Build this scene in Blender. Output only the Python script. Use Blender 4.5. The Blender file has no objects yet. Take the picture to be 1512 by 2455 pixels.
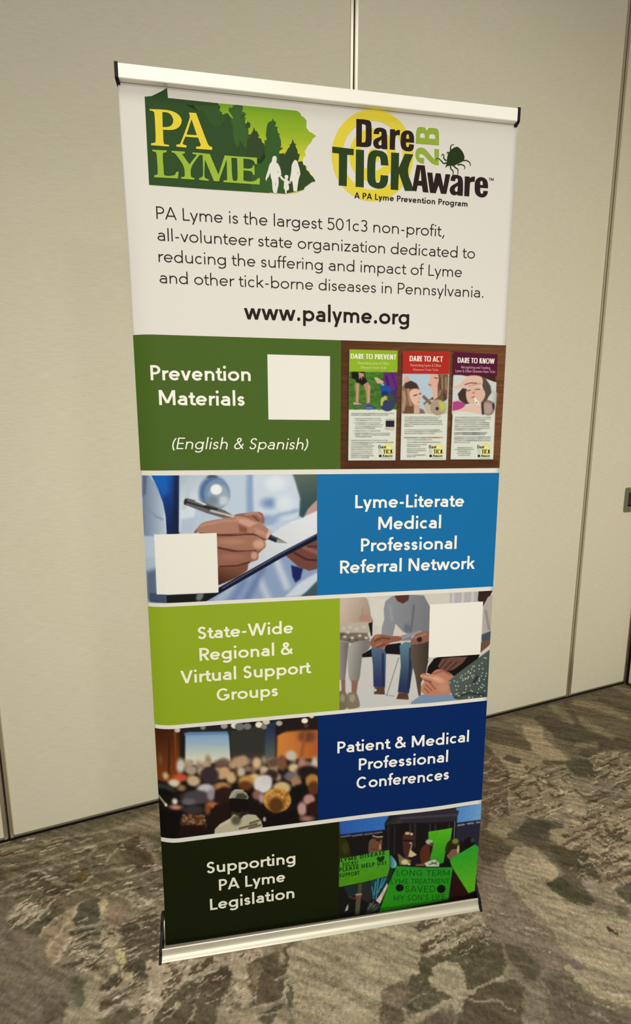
import bpy, bmesh, math
import numpy as np
from mathutils import Vector, Matrix
from mathutils.geometry import tessellate_polygon

scene = bpy.context.scene
COL = scene.collection
# ------------------------------------------------------------------ camera, light, exposure
F_PX, PITCH, CAM_H = 1110.9, 0.1548, 1.2884
cam_d = bpy.data.cameras.new('camera')
cam_d.sensor_fit = 'AUTO'
cam_d.sensor_width = 36.0
cam_d.lens = 36.0 * F_PX / 2455.0
cam_d.clip_start = 0.02
cam = bpy.data.objects.new('camera', cam_d)
cam.location = (0, 0, CAM_H)
cam.rotation_euler = (math.pi / 2 - PITCH, 0, 0)
COL.objects.link(cam)
scene.camera = cam

scene.view_settings.view_transform = 'Standard'
scene.view_settings.look = 'None'
scene.view_settings.gamma = 1.0
scene.view_settings.use_curve_mapping = False
scene.view_settings.exposure = 0.0

world = bpy.data.worlds.new('world')
world.use_nodes = True
world.node_tree.nodes['Background'].inputs[0].default_value = (1.0, 0.95, 0.84, 1)
world.node_tree.nodes['Background'].inputs[1].default_value = 0.14
scene.world = world

def area(name, loc, target, size, power, color=(1.0, 0.98, 0.90), spread=180):
    d = bpy.data.lights.new(name, 'AREA')
    d.shape = 'RECTANGLE'
    d.size, d.size_y = size
    d.energy = power
    d.color = color
    d.spread = math.radians(spread)
    o = bpy.data.objects.new(name, d)
    o.location = loc
    o.rotation_euler = (Vector(target) - Vector(loc)).to_track_quat('-Z', 'Y').to_euler()
    COL.objects.link(o)
    return o

# ceiling fixtures of the room and an added fill light behind the camera
area('ceiling_light_right', (2.3, -2.2, 3.25), (2.3, -2.2, 0), (0.5, 0.5), 29)
area('ceiling_light_centre', (-0.45, -2.6, 3.25), (-0.45, -2.6, 0), (0.6, 0.6), 62)
area('ceiling_light_overhead', (-0.35, 0.22, 3.25), (-0.35, 0.22, 0), (0.8, 0.8), 9.0, spread=84)
_pl = area('ceiling_light_panel', (1.12, 0.74, 3.25), (1.12, 0.74, 0), (1.4, 0.6), 4.0, spread=150)
_pl.rotation_euler = (0, 0, math.radians(-46))
area('fill_behind_camera', (0.55, -3.4, 1.5), (0.80, 2.0, 1.1), (1.8, 1.6), 26, spread=73)  # added broad fill, no known source, brightens the wall and banner front

# ------------------------------------------------------------------ survey of the photograph
# pixel -> point on a plane of the place; used to measure where prints and pattern lie on it
BYAW, LEAN = 0.1498, 0.0126
BX, BY = 0.0357, 1.0654
WYAW, WD = 0.3569, 1.6907
_fw = np.array([0, math.cos(PITCH), -math.sin(PITCH)])
_up = np.array([0, math.sin(PITCH), math.cos(PITCH)])
_rt = np.array([1.0, 0, 0])
_C = np.array([0, 0, CAM_H])
BU = np.array([math.cos(BYAW), math.sin(BYAW), 0])
BN = np.array([math.sin(BYAW), -math.cos(BYAW), 0])
BV = np.array([0, 0, 1.0]) * math.cos(LEAN) - BN * math.sin(LEAN)
BO = np.array([BX, BY, 0.0])
WU = np.array([math.cos(WYAW), math.sin(WYAW), 0])
WN = np.array([math.sin(WYAW), -math.cos(WYAW), 0])
WO = np.array([0, WD, 0.0])

def ray(px, py):
    return _fw + _rt * ((px - 756.0) / F_PX) - _up * ((py - 1227.5) / F_PX)

def on_plane(px, py, o, a, b):
    n = np.cross(a, b)
    d = ray(px, py)
    t = ((o - _C) @ n) / (d @ n)
    q = _C + d * t - o
    return float(q @ a), float(q @ b)

def uv(px, py):
    return on_plane(px, py, BO, BU, BV)

def wall_sz(px, py):
    return on_plane(px, py, WO, WU, np.array([0, 0, 1.0]))

def project(P):
    d = P - _C
    z = d @ _fw
    return 756 + F_PX * (d @ _rt) / z, 1227.5 - F_PX * (d @ _up) / z

class Tr:
    """enlarged detail of the photograph: origin and scale"""
    def __init__(s, x, y, k): s.x, s.y, s.k = x, y, k
    def px(s, p): return (s.x + p[0] / s.k, s.y + p[1] / s.k)
    def uv(s, p): return uv(*s.px(p))
PX = Tr(0, 0, 1)
C1 = Tr(260, 130, 1512/520); C2 = Tr(760, 180, 1512/510); C3 = Tr(340, 470, 1512/440); C4 = Tr(760, 470, 1512/480)
C5 = Tr(310, 790, 1512/510); C6 = Tr(800, 800, 3.6); C7 = Tr(330, 1120, 3.36); C8 = Tr(750, 1120, 1512/460)
D1 = Tr(350, 1420, 3.15); D2 = Tr(800, 1400, 1512/390); D3 = Tr(360, 1700, 3.6); D4 = Tr(750, 1660, 1512/430)
D5 = Tr(370, 1950, 1512/460); D6 = Tr(790, 1900, 1512/390)
F1 = Tr(340, 240, 5.04); F2 = Tr(520, 230, 6.048); F3 = Tr(780, 250, 1512/230); F4 = Tr(980, 290, 1512/220)
F5 = Tr(800, 1930, 8.4); F6 = Tr(960, 1910, 7.2); F7 = Tr(820, 830, 1512/190); F8 = Tr(1000, 830, 7.2)
E1 = Tr(0, 1900, 3.6); E2 = Tr(380, 2180, 3.6); E3 = Tr(780, 2150, 3.6); E4 = Tr(1140, 1950, 1512/372); E5 = Tr(1150, 1600, 1512/362)

# ------------------------------------------------------------------ helpers
def lin(c):
    c = np.asarray(c, dtype=np.float64) / 255.0
    return np.where(c <= 0.04045, c / 12.92, ((c + 0.055) / 1.055) ** 2.4)

def new_mat(name, color=(0.5, 0.5, 0.5), rough=0.5, metal=0.0, spec=0.5):
    m = bpy.data.materials.new(name)
    m.use_nodes = True
    b = m.node_tree.nodes['Principled BSDF']
    b.inputs['Base Color'].default_value = (*color, 1)
    b.inputs['Roughness'].default_value = rough
    b.inputs['Metallic'].default_value = metal
    b.inputs['Specular IOR Level'].default_value = spec
    return m

def node(m, kind, **kw):
    n = m.node_tree.nodes.new(kind)
    for k, v in kw.items():
        setattr(n, k, v)
    return n

def link(m, a, b):
    m.node_tree.links.new(a, b)

def add_obj(name, me, mat=None, parent=None):
    o = bpy.data.objects.new(name, me)
    COL.objects.link(o)
    if mat is not None:
        me.materials.append(mat)
    if parent is not None:
        o.parent = parent
    return o

def empty(name, loc=(0, 0, 0), rz=0.0, parent=None):
    o = bpy.data.objects.new(name, None)
    o.empty_display_size = 0.05
    o.location = loc
    o.rotation_euler = (0, 0, rz)
    COL.objects.link(o)
    if parent is not None:
        o.parent = parent
    return o

def tag(o, label=None, cat=None, kind=None, group=None):
    if label: o['label'] = label
    if cat: o['category'] = cat
    if kind: o['kind'] = kind
    if group: o['group'] = group
    return o

def mesh_np(name, verts, faces_flat, sizes, smooth=False):
    """mesh from numpy arrays"""
    me = bpy.data.meshes.new(name)
    verts = np.asarray(verts, dtype=np.float32)
    faces_flat = np.asarray(faces_flat, dtype=np.int32)
    sizes = np.asarray(sizes, dtype=np.int32)
    me.vertices.add(len(verts))
    me.vertices.foreach_set('co', verts.ravel())
    me.loops.add(len(faces_flat))
    me.loops.foreach_set('vertex_index', faces_flat)
    me.polygons.add(len(sizes))
    starts = np.concatenate([[0], np.cumsum(sizes)[:-1]]).astype(np.int32)
    me.polygons.foreach_set('loop_start', starts)
    me.update(calc_edges=True)
    if smooth:
        me.polygons.foreach_set('use_smooth', np.ones(len(sizes), dtype=bool))
    return me

def grid_faces(nu, nv):
    i = np.arange(nu - 1)[None, :] + np.arange(nv - 1)[:, None] * nu
    i = i.ravel()
    return np.stack([i, i + 1, i + nu + 1, i + nu], 1)

def box_bm(bm, x0, x1, y0, y1, z0, z1, bev=0.0):
    r = bmesh.ops.create_cube(bm, size=1.0)
    vs = r['verts']
    for v in vs:
        v.co = Vector(((x0 + x1) / 2 + v.co.x * (x1 - x0), (y0 + y1) / 2 + v.co.y * (y1 - y0), (z0 + z1) / 2 + v.co.z * (z1 - z0)))
    if bev:
        es = list({e for v in vs for e in v.link_edges})
        bmesh.ops.bevel(bm, geom=es, offset=bev, segments=2, affect='EDGES', profile=0.5)

def bm_obj(name, bm, mat, parent=None, smooth=False):
    me = bpy.data.meshes.new(name)
    bmesh.ops.recalc_face_normals(bm, faces=bm.faces)
    bm.to_mesh(me)
    bm.free()
    if smooth:
        for p in me.polygons:
            p.use_smooth = True
        me.set_sharp_from_angle(angle=math.radians(38))
    return add_obj(name, me, mat, parent)

def extrude_profile(bm, prof, x0, x1, skew=0.0, ref=0.0):
    """closed (y,z) profile swept along x with both ends capped"""
    a = [bm.verts.new((x0, y + skew * (x0 - ref), z)) for y, z in prof]
    b = [bm.verts.new((x1, y + skew * (x1 - ref), z)) for y, z in prof]
    n = len(prof)
    for i in range(n):
        j = (i + 1) % n
        bm.faces.new((a[i], a[j], b[j], b[i]))
    bm.faces.new(list(reversed(a)))
    bm.faces.new(b)

# numpy value noise -------------------------------------------------
def _hash(ix, iy, seed):
    h = (ix.astype(np.int64) * 374761393 + iy.astype(np.int64) * 668265263 + seed * 974711) & 0x7fffffff
    h = ((h ^ (h >> 13)) * 1274126177) & 0x7fffffff
    h = (h ^ (h >> 16)) & 0xffff
    return h / 65535.0

def vnoise(x, y, seed=0):
    ix, iy = np.floor(x), np.floor(y)
    fx, fy = x - ix, y - iy
    fx = fx * fx * (3 - 2 * fx); fy = fy * fy * (3 - 2 * fy)
    a = _hash(ix, iy, seed); b = _hash(ix + 1, iy, seed)
    c = _hash(ix, iy + 1, seed); d = _hash(ix + 1, iy + 1, seed)
    return (a * (1 - fx) + b * fx) * (1 - fy) + (c * (1 - fx) + d * fx) * fy

def fbm(x, y, seed=0, octv=4):
    s = 0; amp = 0.5; tot = 0
    for k in range(octv):
        s = s + amp * vnoise(x * 2 ** k, y * 2 ** k, seed + k * 17)
        tot += amp; amp *= 0.55
    return s / tot

def smooth_closed(pts, n=5):
    P = np.array(pts, float); out = []
    m = len(P)
    for i in range(m):
        p0, p1, p2, p3 = P[i - 1], P[i], P[(i + 1) % m], P[(i + 2) % m]
        for t in np.linspace(0, 1, n, endpoint=False):
            out.append(0.5 * ((2 * p1) + (-p0 + p2) * t + (2 * p0 - 5 * p1 + 4 * p2 - p3) * t * t + (-p0 + 3 * p1 - 3 * p2 + p3) * t ** 3))
    return np.array(out)

def smooth_open(pts, n=8):
    P = np.array(pts, float)
    P = np.vstack([2 * P[0] - P[1], P, 2 * P[-1] - P[-2]])
    out = []
    for i in range(1, len(P) - 2):
        p0, p1, p2, p3 = P[i - 1], P[i], P[i + 1], P[i + 2]
        for t in np.linspace(0, 1, n, endpoint=False):
            out.append(0.5 * ((2 * p1) + (-p0 + p2) * t + (2 * p0 - 5 * p1 + 4 * p2 - p3) * t * t + (-p0 + 3 * p1 - 3 * p2 + p3) * t ** 3))
    out.append(P[-2])
    return np.array(out)

def rounded(pts, limit=48, it=2):
    """round the shallow corners of an outline, keep the sharp ones"""
    P = [np.array(q, float) for q in pts]
    for _ in range(it):
        out = []; n = len(P)
        for i in range(n):
            a, b, c = P[i - 1], P[i], P[(i + 1) % n]
            u, v = b - a, c - b
            lu, lv = np.hypot(*u), np.hypot(*v)
            ang = math.degrees(math.acos(np.clip((u @ v) / (lu * lv + 1e-12), -1, 1)))
            if 4 < ang < limit:
                out += [b - u * 0.25, b + v * 0.25]
            else:
                out.append(b)
        P = out
    return [tuple(q) for q in P]

class Painter:
    """dyes sample points of a sheet: soft-edged shapes in the frame of a detail"""
    def __init__(s, X, Y, base):
        s.X, s.Y = X, Y
        s.C = np.tile(np.array(base, float), (len(X), 1))
        s.use(PX)
    def use(s, tr):
        s.x = (s.X - tr.x) * tr.k; s.y = (s.Y - tr.y) * tr.k
        return s
    def _mix(s, idx, a, col, op):
        a = np.clip(a, 0, 1); a = a * a * (3 - 2 * a) * op
        c = col(s.x[idx], s.y[idx]) if callable(col) else np.array(col, float)
        s.C[idx] = s.C[idx] * (1 - a[:, None]) + c * a[:, None]
    def _box(s, P, m):
        lo, hi = P.min(0) - m, P.max(0) + m
        return np.nonzero((s.x > lo[0]) & (s.x < hi[0]) & (s.y > lo[1]) & (s.y < hi[1]))[0]
    def poly(s, pts, col, b=5, sm=False, op=1.0):
        P = smooth_closed(pts) if sm else np.array(pts, float)
        i = s._box(P, b)
        if not len(i): return
        x, y = s.x[i], s.y[i]
        ins = np.zeros(len(i), bool); d2 = np.full(len(i), 1e18)
        for k in range(len(P)):
            (x0, y0), (x1, y1) = P[k - 1], P[k]
            dx, dy = x1 - x0, y1 - y0
            L = dx * dx + dy * dy + 1e-12
            t = np.clip(((x - x0) * dx + (y - y0) * dy) / L, 0, 1)
            d2 = np.minimum(d2, (x - x0 - t * dx) ** 2 + (y - y0 - t * dy) ** 2)
            if dy != 0:
                c = ((y0 > y) != (y1 > y)) & (x < dx * (y - y0) / dy + x0)
                ins ^= c
        sd = np.sqrt(d2) * np.where(ins, -1, 1)
        s._mix(i, 0.5 - sd / b, col, op)
    def ell(s, cx, cy, rx, ry, col, b=5, rot=0, op=1.0):
        r = max(rx, ry)
        i = s._box(np.array([[cx - r, cy - r], [cx + r, cy + r]]), b)
        if not len(i): return
        x, y = s.x[i] - cx, s.y[i] - cy
        c, n = math.cos(math.radians(rot)), math.sin(math.radians(rot))
        u, v = x * c + y * n, -x * n + y * c
        sd = (np.sqrt((u / rx) ** 2 + (v / ry) ** 2) - 1) * min(rx, ry)
        s._mix(i, 0.5 - sd / b, col, op)
    def line(s, pts, w, col, b=5, sm=False, op=1.0):
        P = smooth_open(pts, 5) if sm else np.array(pts, float)
        i = s._box(P, b + w)
        if not len(i): return
        x, y = s.x[i], s.y[i]; d2 = np.full(len(i), 1e18)
        for k in range(1, len(P)):
            (x0, y0), (x1, y1) = P[k - 1], P[k]
            dx, dy = x1 - x0, y1 - y0
            t = np.clip(((x - x0) * dx + (y - y0) * dy) / (dx * dx + dy * dy + 1e-12), 0, 1)
            d2 = np.minimum(d2, (x - x0 - t * dx) ** 2 + (y - y0 - t * dy) ** 2)
        s._mix(i, 0.5 - (np.sqrt(d2) - w / 2) / b, col, op)
    def grain(s, amp, kx, ky, seed=1):
        n = fbm(s.x / kx, s.y / ky, seed, 3) - 0.5
        s.C *= (1 + amp * n)[:, None]

def ramp(p0, c0, p1, c1):
    p0, p1, c0, c1 = (np.array(q, float) for q in (p0, p1, c0, c1))
    d = p1 - p0
    def f(x, y):
        t = np.clip(((x - p0[0]) * d[0] + (y - p0[1]) * d[1]) / (d @ d), 0, 1)[:, None]
        return c0 * (1 - t) + c1 * t
    return f

# ------------------------------------------------------------------ lettering: drawn letter by letter
class Face:
    """geometric sans drawn with an elliptical pen; em units, cap height 0.708"""
    def __init__(s, wx, wy, kx=1.0, sq=2.0, space=0.28, track=0.0, sb=0.075):
        s.wx, s.wy, s.kx, s.sq, s.space, s.track, s.sb = wx, wy, kx, sq, space, track, sb
        s.cache = {}
    def ribbon(s, pts, closed=False):
        P = np.array(pts, float)
        keep = [0] + [i for i in range(1, len(P)) if np.hypot(*(P[i] - P[i - 1])) > 1e-6]
        P = P[keep]; n = len(P); L = []; R = []
        for i in range(n):
            a = P[i - 1] if (i > 0 or closed) else None
            b = P[(i + 1) % n] if (i < n - 1 or closed) else None
            ts = [q / np.hypot(*q) for q in ((P[i] - a) if a is not None else None, (b - P[i]) if b is not None else None) if q is not None]
            t = sum(ts); t = t / np.hypot(*t)
            m = np.array([-t[1], t[0]])
            w = math.hypot(m[0] * s.wx, m[1] * s.wy) / 2
            if len(ts) == 2:
                w /= max(0.5, float(ts[0] @ t))
            L.append(P[i] + m * w); R.append(P[i] - m * w)
        out = []
        for i in range(n if closed else n - 1):
            j = (i + 1) % n
            out.append([L[i], R[i], R[j], L[j]])
        return out
    def arc(s, cx, cy, rx, ry, a0, a1, n=None):
        n = n or max(4, int(abs(a1 - a0) / 11))
        t = np.radians(np.linspace(a0, a1, n + 1))
        e = 2.0 / s.sq
        c, q = np.cos(t), np.sin(t)
        return np.stack([cx + rx * np.sign(c) * np.abs(c) ** e, cy + ry * np.sign(q) * np.abs(q) ** e], 1)
    def glyph(s, ch):
        if ch in s.cache: return s.cache[ch]
        wx, wy, k = s.wx, s.wy, s.kx
        a, b = wx / 2, wy / 2
        X, C, A, D = 0.468, 0.708, 0.75, -0.2
        R = []; sb = s.sb; l = r = sb; rd = sb * 0.55; dgs = sb * 0.12
        depth = [0]
        def put(polys):
            depth[0] += 1
            R.extend((q, depth[0]) for q in polys)
        rect = lambda x0, y0, x1, y1: put([[(x0, y0), (x1, y0), (x1, y1), (x0, y1)]])
        st = lambda pts, closed=False: put(s.ribbon(pts, closed))
        arc = s.arc
        cat = lambda *q: np.vstack([np.atleast_2d(np.array(z, float)) for z in q])
        def dg(x0, y0, x1, y1, t=None):
            t = t or wx
            h = t / 2 * math.sqrt(1 + ((x1 - x0) / (y1 - y0)) ** 2)
            put([[(x0 - h, y0), (x0 + h, y0), (x1 + h, y1), (x1 - h, y1)]])
        def hwd(dx, dy, t=None):
            return (t or wx) / 2 * math.sqrt(1 + (dx / dy) ** 2)
        dot = lambda x, y, q: put([[tuple(p) for p in Face.arc(RND, x, y, q, q, 0, 352, 16)]])
        W = 0.5
        if ch == 'o':
            W = 0.54 * k; st(arc(W / 2, X / 2, W / 2 - a, X / 2 - b, 0, 360, 36)[:-1], True); l = r = rd
        elif ch in 'dbpqg':
            W = 0.52 * k; st(arc(W / 2, X / 2, W / 2 - a, X / 2 - b, 0, 360, 36)[:-1], True)
            if ch == 'd': rect(W - wx, 0, W, A); l = rd
            if ch == 'b': rect(0, 0, wx, A); r = rd
            if ch == 'p': rect(0, D, wx, X); r = rd
            if ch == 'g':
                l = rd; st(cat((W - a, X), (W - a, -0.02), arc(W / 2, -0.02, W / 2 - a, 0.19 - b, 0, -148)[1:]))
        elif ch in 'nh':
            W = 0.45 * k; rect(0, 0, wx, X if ch == 'n' else A)
            st(cat(arc(W / 2, X * 0.56, W / 2 - a, X * 0.44 - b, 180, 0), (W - a, 0)))
        elif ch == 'm':
            W = 0.74 * k; rect(0, 0, wx, X); w2 = (W + wx) / 2
            for o in (0, w2 - wx):
                st(cat(arc(o + w2 / 2, X * 0.56, w2 / 2 - a, X * 0.44 - b, 180, 0), (o + w2 - a, 0)))
        elif ch == 'u':
            W = 0.45 * k; rect(W - wx, 0, W, X)
            st(cat((a, X), arc(W / 2, X * 0.44, W / 2 - a, X * 0.44 - b, 180, 360)))
        elif ch == 'r':
            W = 0.27 * k; rect(0, 0, wx, X); cx = W * 0.98; st(arc(cx, X * 0.52, cx - a, X * 0.48 - b, 180, 84)); r = 0.0
        elif ch in 'ilf':
            if ch == 'i': W = wx; rect(0, 0, wx, X); dot(a, 0.655, max(wx * 0.56, 0.045))
            if ch == 'l': W = wx; rect(0, 0, wx, A)
            if ch == 'f':
                W = 0.28 * k; xs = 0.085 * k + a
                st(cat(arc(xs + 0.14 * k, A - 0.12, 0.14 * k, 0.12 - b, 80, 180), (xs, 0))); rect(0, X - wy, 0.28 * k, X); l = dgs; r = 0.0
        elif ch == 't':
            W = 0.29 * k; xs = 0.08 * k + a
            st(cat((xs, X + 0.14), (xs, 0.12), arc(xs + 0.14 * k, 0.12, 0.14 * k, 0.12 - b, 180, 290)[1:])); rect(0, X - wy, W, X); l = dgs; r = 0.01
        elif ch == 'e':
            W = 0.51 * k; st(arc(W / 2, X / 2, W / 2 - a, X / 2 - b, 2, 322, 32)); rect(a, X / 2 - b * .9, W - a * .6, X / 2 + b * .9); l = r = rd
        elif ch == 'c':
            W = 0.45 * k; st(arc(W / 2 + 0.02 * k, X / 2, W / 2 - a + 0.015 * k, X / 2 - b, 46, 314, 26)); l = rd; r = rd * .5
        elif ch == 'a':
            W = 0.44 * k; xr = W - a; xl = a + 0.02 * k; cx = (xl + xr) / 2 + 0.01 * k
            st(cat(arc((xl + xr) / 2, X * 0.66, (xr - xl) / 2, X * 0.34 - b, 152, 0), (xr, 0)))
            yb = X * 0.60 - b * .4
            st(cat((xr, yb), (cx, yb), arc(cx, (yb + b) / 2, cx - a, (yb - b) / 2, 90, 270)[1:], arc(cx, X * 0.30, xr - cx, X * 0.30 - b, 270, 350)[1:]))
            l = rd
        elif ch == 's':
            W = 0.37 * k
            q = [(.93, .80), (.76, .94), (.5, 1), (.2, .92), (.07, .74), (.22, .58), (.5, .5), (.78, .42), (.93, .26), (.8, .08), (.5, 0), (.2, .06), (.03, .2)]
            st(smooth_open([(a + x * (W - wx), b + y * (X - wy)) for x, y in q], 4)); l = r = rd * .7
        elif ch == 'k':
            W = 0.45 * k; rect(0, 0, wx, A); h = hwd(1, 1.2)
            dg(wx * .9, X * .42, W - h - .02, X); dg(wx + .09 * k, X * .56, W - h, 0); r = dgs
        elif ch in 'vyw':
            W = (0.76 if ch == 'w' else 0.47) * k
            if ch == 'w':
                h = hwd(W / 4 - a / 2, X); q = [h, W * .285, W / 2, W * .715, W - h]
                for i in range(4): dg(q[i], X if i % 2 == 0 else 0, q[i + 1], 0 if i % 2 == 0 else X)
            else:
                h = hwd(W / 2 - a, X); dg(h, X, W / 2, 0)
                if ch == 'v': dg(W - h, X, W / 2, 0)
                else:
                    sl = (W / 2 - h) / X; dg(W - h, X, W / 2 + sl * D, D)
            l = r = dgs
        elif ch == 'z':
            W = 0.41 * k; rect(0, X - wy, W, X); rect(0, 0, W, wy); dg(h0 := hwd(1, 1.2) + .005, wy * .6, W - h0, X - wy * .6); l = r = rd
        elif ch == 'x':
            W = 0.45 * k; h = hwd(1, 1.2); dg(h, 0, W - h, X); dg(W - h, 0, h, X); l = r = dgs
        elif ch in 'PRB':
            W = (0.46 if ch == 'P' else 0.49) * k; rect(0, 0, wx, C); y = C * .46 if ch != 'B' else C * .52
            rx = W - a - 0.2 * k
            st(cat((a, C - b), (0.2 * k, C - b), arc(0.2 * k, (C - b + y) / 2, rx, (C - b - y) / 2, 90, -90)[1:], (a, y)))
            if ch == 'R': h = hwd(.2, .33); dg(W - h, 0, 0.2 * k + .02, y); r = dgs
            elif ch == 'B':
                st(cat((a, y), (0.22 * k, y), arc(0.22 * k, (b + y) / 2, rx, (y - b) / 2, 90, -90)[1:], (a, b))); r = rd
            else: r = rd * .6
        elif ch == 'D':
            W = 0.62 * k; rect(0, 0, wx, C); st(cat((a, C - b), (W * .4, C - b), arc(W * .4, C / 2, W * .6 - a, C / 2 - b, 90, -90)[1:], (a, b))); r = rd
        elif ch in 'EF':
            W = 0.42 * k; rect(0, 0, wx, C); rect(0, C - wy, W, C); rect(0, C * .5 - b, W * .93, C * .5 + b)
            if ch == 'E': rect(0, 0, W, wy)
            r = rd
        elif ch == 'L': W = 0.40 * k; rect(0, 0, wx, C); rect(0, 0, W, wy); r = dgs
        elif ch == 'I': W = wx; rect(0, 0, wx, C)
        elif ch == 'T': W = 0.52 * k; rect(0, C - wy, W, C); rect(W / 2 - a, 0, W / 2 + a, C); l = r = dgs
        elif ch == 'H': W = 0.56 * k; rect(0, 0, wx, C); rect(W - wx, 0, W, C); rect(0, C * .5 - b, W, C * .5 + b)
        elif ch == 'U': W = 0.55 * k; st(cat((a, C), arc(W / 2, .26, W / 2 - a, .26 - b, 180, 360), (W - a, C)))
        elif ch == 'A':
            W = 0.67 * k; h = hwd(W / 2 - a, C); dg(h, 0, W / 2, C); dg(W - h, 0, W / 2, C)
            y = C * .28; o = h + (W / 2 - h) * y / C; rect(o, y - b, W - o, y + b); l = r = dgs
        elif ch == 'M':
            W = 0.74 * k; rect(0, 0, wx, C); rect(W - wx, 0, W, C); h = hwd(W / 2 - a, C * .75)
            dg(h, C, W / 2, C * .13); dg(W - h, C, W / 2, C * .13)
        elif ch == 'N':
            W = 0.59 * k; rect(0, 0, wx, C); rect(W - wx, 0, W, C); h = hwd(W - wx, C); dg(h, C, W - h, 0)
        elif ch == 'K':
            W = 0.55 * k; rect(0, 0, wx, C); h = hwd(.35, .4); dg(wx * .9, C * .45, W - h - .02, C); dg(wx + .1 * k, C * .6, W - h, 0); r = dgs
        elif ch in 'VY':
            W = 0.62 * k; h = hwd(W / 2 - a, C if ch == 'V' else C * .6)
            y = 0 if ch == 'V' else C * .4
            dg(h, C, W / 2, y); dg(W - h, C, W / 2, y)
            if ch == 'Y': rect(W / 2 - a, 0, W / 2 + a, y + .02)
            l = r = dgs
        elif ch == 'W':
            W = 0.98 * k; h = hwd(W / 4 - a / 2, C); q = [h, W * .285, W / 2, W * .715, W - h]
            for i in range(4): dg(q[i], C if i % 2 == 0 else 0, q[i + 1], 0 if i % 2 == 0 else C)
            l = r = dgs
        elif ch == 'S':
            W = 0.46 * k
            q = [(.93, .84), (.78, .95), (.5, 1), (.2, .92), (.07, .75), (.2, .6), (.5, .51), (.8, .42), (.94, .26), (.8, .07), (.48, 0), (.18, .06), (.03, .19)]
            st(smooth_open([(a + x * (W - wx), b + y * (C - wy)) for x, y in q], 4)); l = r = rd
        elif ch in 'CG':
            W = 0.66 * k; st(arc(W / 2, C / 2, W / 2 - a, C / 2 - b, 42, 318 if ch == 'C' else 330, 30)); l = rd; r = rd
            if ch == 'G': rect(W - wx - .01, .11, W - .01, C * .5); rect(W * .56, C * .5 - wy, W - .01, C * .5); r = rd * 1.3
        elif ch in 'O0':
            W = (0.74 if ch == 'O' else 0.5) * k; st(arc(W / 2, C / 2, W / 2 - a, C / 2 - b, 0, 360, 40)[:-1], True); l = r = rd
        elif ch == '1': W = 0.26 * k; rect(W - wx, 0, W, C); dg(.02 + a, C * .78, W - a * 1.1, C * .97, wx * .8); l = .09; r = .14
        elif ch == '2':
            W = 0.46 * k; st(cat(arc(W / 2, C - .22, W / 2 - a, .22 - b, 168, -30), (a + .02, b + .01))); rect(0, 0, W, wy); l = r = rd
        elif ch == '3':
            W = 0.45 * k; y = C * .53
            st(arc(W / 2 - .01, (C - b + y) / 2, W / 2 - a - .015, (C - b - y) / 2, 150, -90)); st(arc(W / 2 - .01, (y + b) / 2, W / 2 - a, (y - b) / 2, 90, -150)); l = r = rd
        elif ch == '5':
            W = 0.46 * k; rect(.06 * k, C - wy, W * .92, C); st(cat((.08 * k + a * .6, C - b), (.07 * k + a * .5, C * .56), arc(W / 2 - .02, .225, W / 2 - a + .015, .225 - b + .02, 112, -150)[0:])); l = r = rd
        elif ch == '8':
            W = 0.46 * k; y = C * .53
            st(arc(W / 2, (C - b + y) / 2, W / 2 - a - .02, (C - b - y) / 2, 0, 350, 24), True); st(arc(W / 2, (y + b) / 2, W / 2 - a, (y - b) / 2, 0, 350, 24), True); l = r = rd
        elif ch == '.': q = max(wx * .62, .05); W = 2 * q; dot(q, q, q)
        elif ch == ',': W = .12 * k + a; dg(a * .6, -.12, W - a, .1); l = sb * .6
        elif ch == '-': W = .22 * k; rect(0, .2, W, .2 + wy)
        elif ch == "'": W = wx; rect(0, C * .66, wx, C)
        elif ch == '!': q = max(wx * .6, .05); W = 2 * q; rect(q - a, .22, q + a, C); dot(q, q, q)
        elif ch == '(': W = .2; st(arc(.36, C * .42, .36 - a, .47, 128, 232)); r = .0
        elif ch == ')': W = .2; st(arc(-.16, C * .42, .36 - a, .47, 52, -52)); l = .0
        elif ch == '&':
            W = 0.62 * k
            q = [(.60, 0.02), (.42, .22), (.24, .43), (.16, .56), (.22, .67), (.33, .66), (.38, .55), (.29, .43), (.13, .33), (.06, .19), (.13, .07), (.27, .03), (.42, .09), (.52, .22), (.56, .34)]
            q = [(x * k, max(b, min(C - b, y * 1.02))) for x, y in q]
            st(smooth_open(q[:8], 4)); st(smooth_open(q[7:13], 4)); st(smooth_open(q[12:], 4)); l = r = rd
        s.cache[ch] = (W, l, r, R)
        return s.cache[ch]
    def layout(s, text):
        """polygons in em units and the total ink width"""
        x = 0; out = []; first = True; end = 0
        for ch in text:
            if ch == ' ':
                x += s.space; continue
            W, l, r, R = s.glyph(ch)
            if first: l = 0; first = False
            x += l
            out += [([(p[0] + x, p[1]) for p in q], k) for q, k in R]
            end = x + W
            x += W + r + s.track
        return out, end

class _R: pass
RND = _R(); RND.sq = 2.0

# ------------------------------------------------------------------ the printed sheet of the banner
HW = 0.424                    # half width of the vinyl
V_TOP = 1.985

def sheet_disp(u, v):
    """how far the hanging vinyl stands back of its plane: curled left edge, shallow belly at right"""
    u = np.asarray(u, float); v = np.asarray(v, float)
    t = np.clip((-HW + 0.05 - u) / 0.05, 0, 1)
    w = np.clip((1.95 - v) / 0.35, 0, 1) * np.clip((v - 0.03) / 0.12, 0, 1)
    w = w * w * (3 - 2 * w)
    belly = np.exp(-((u - 0.28) / 0.11) ** 2) * np.exp(-((v - 0.45) / 0.38) ** 2)
    return 0.0115 * t * t * w - 0.0045 * belly

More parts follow.
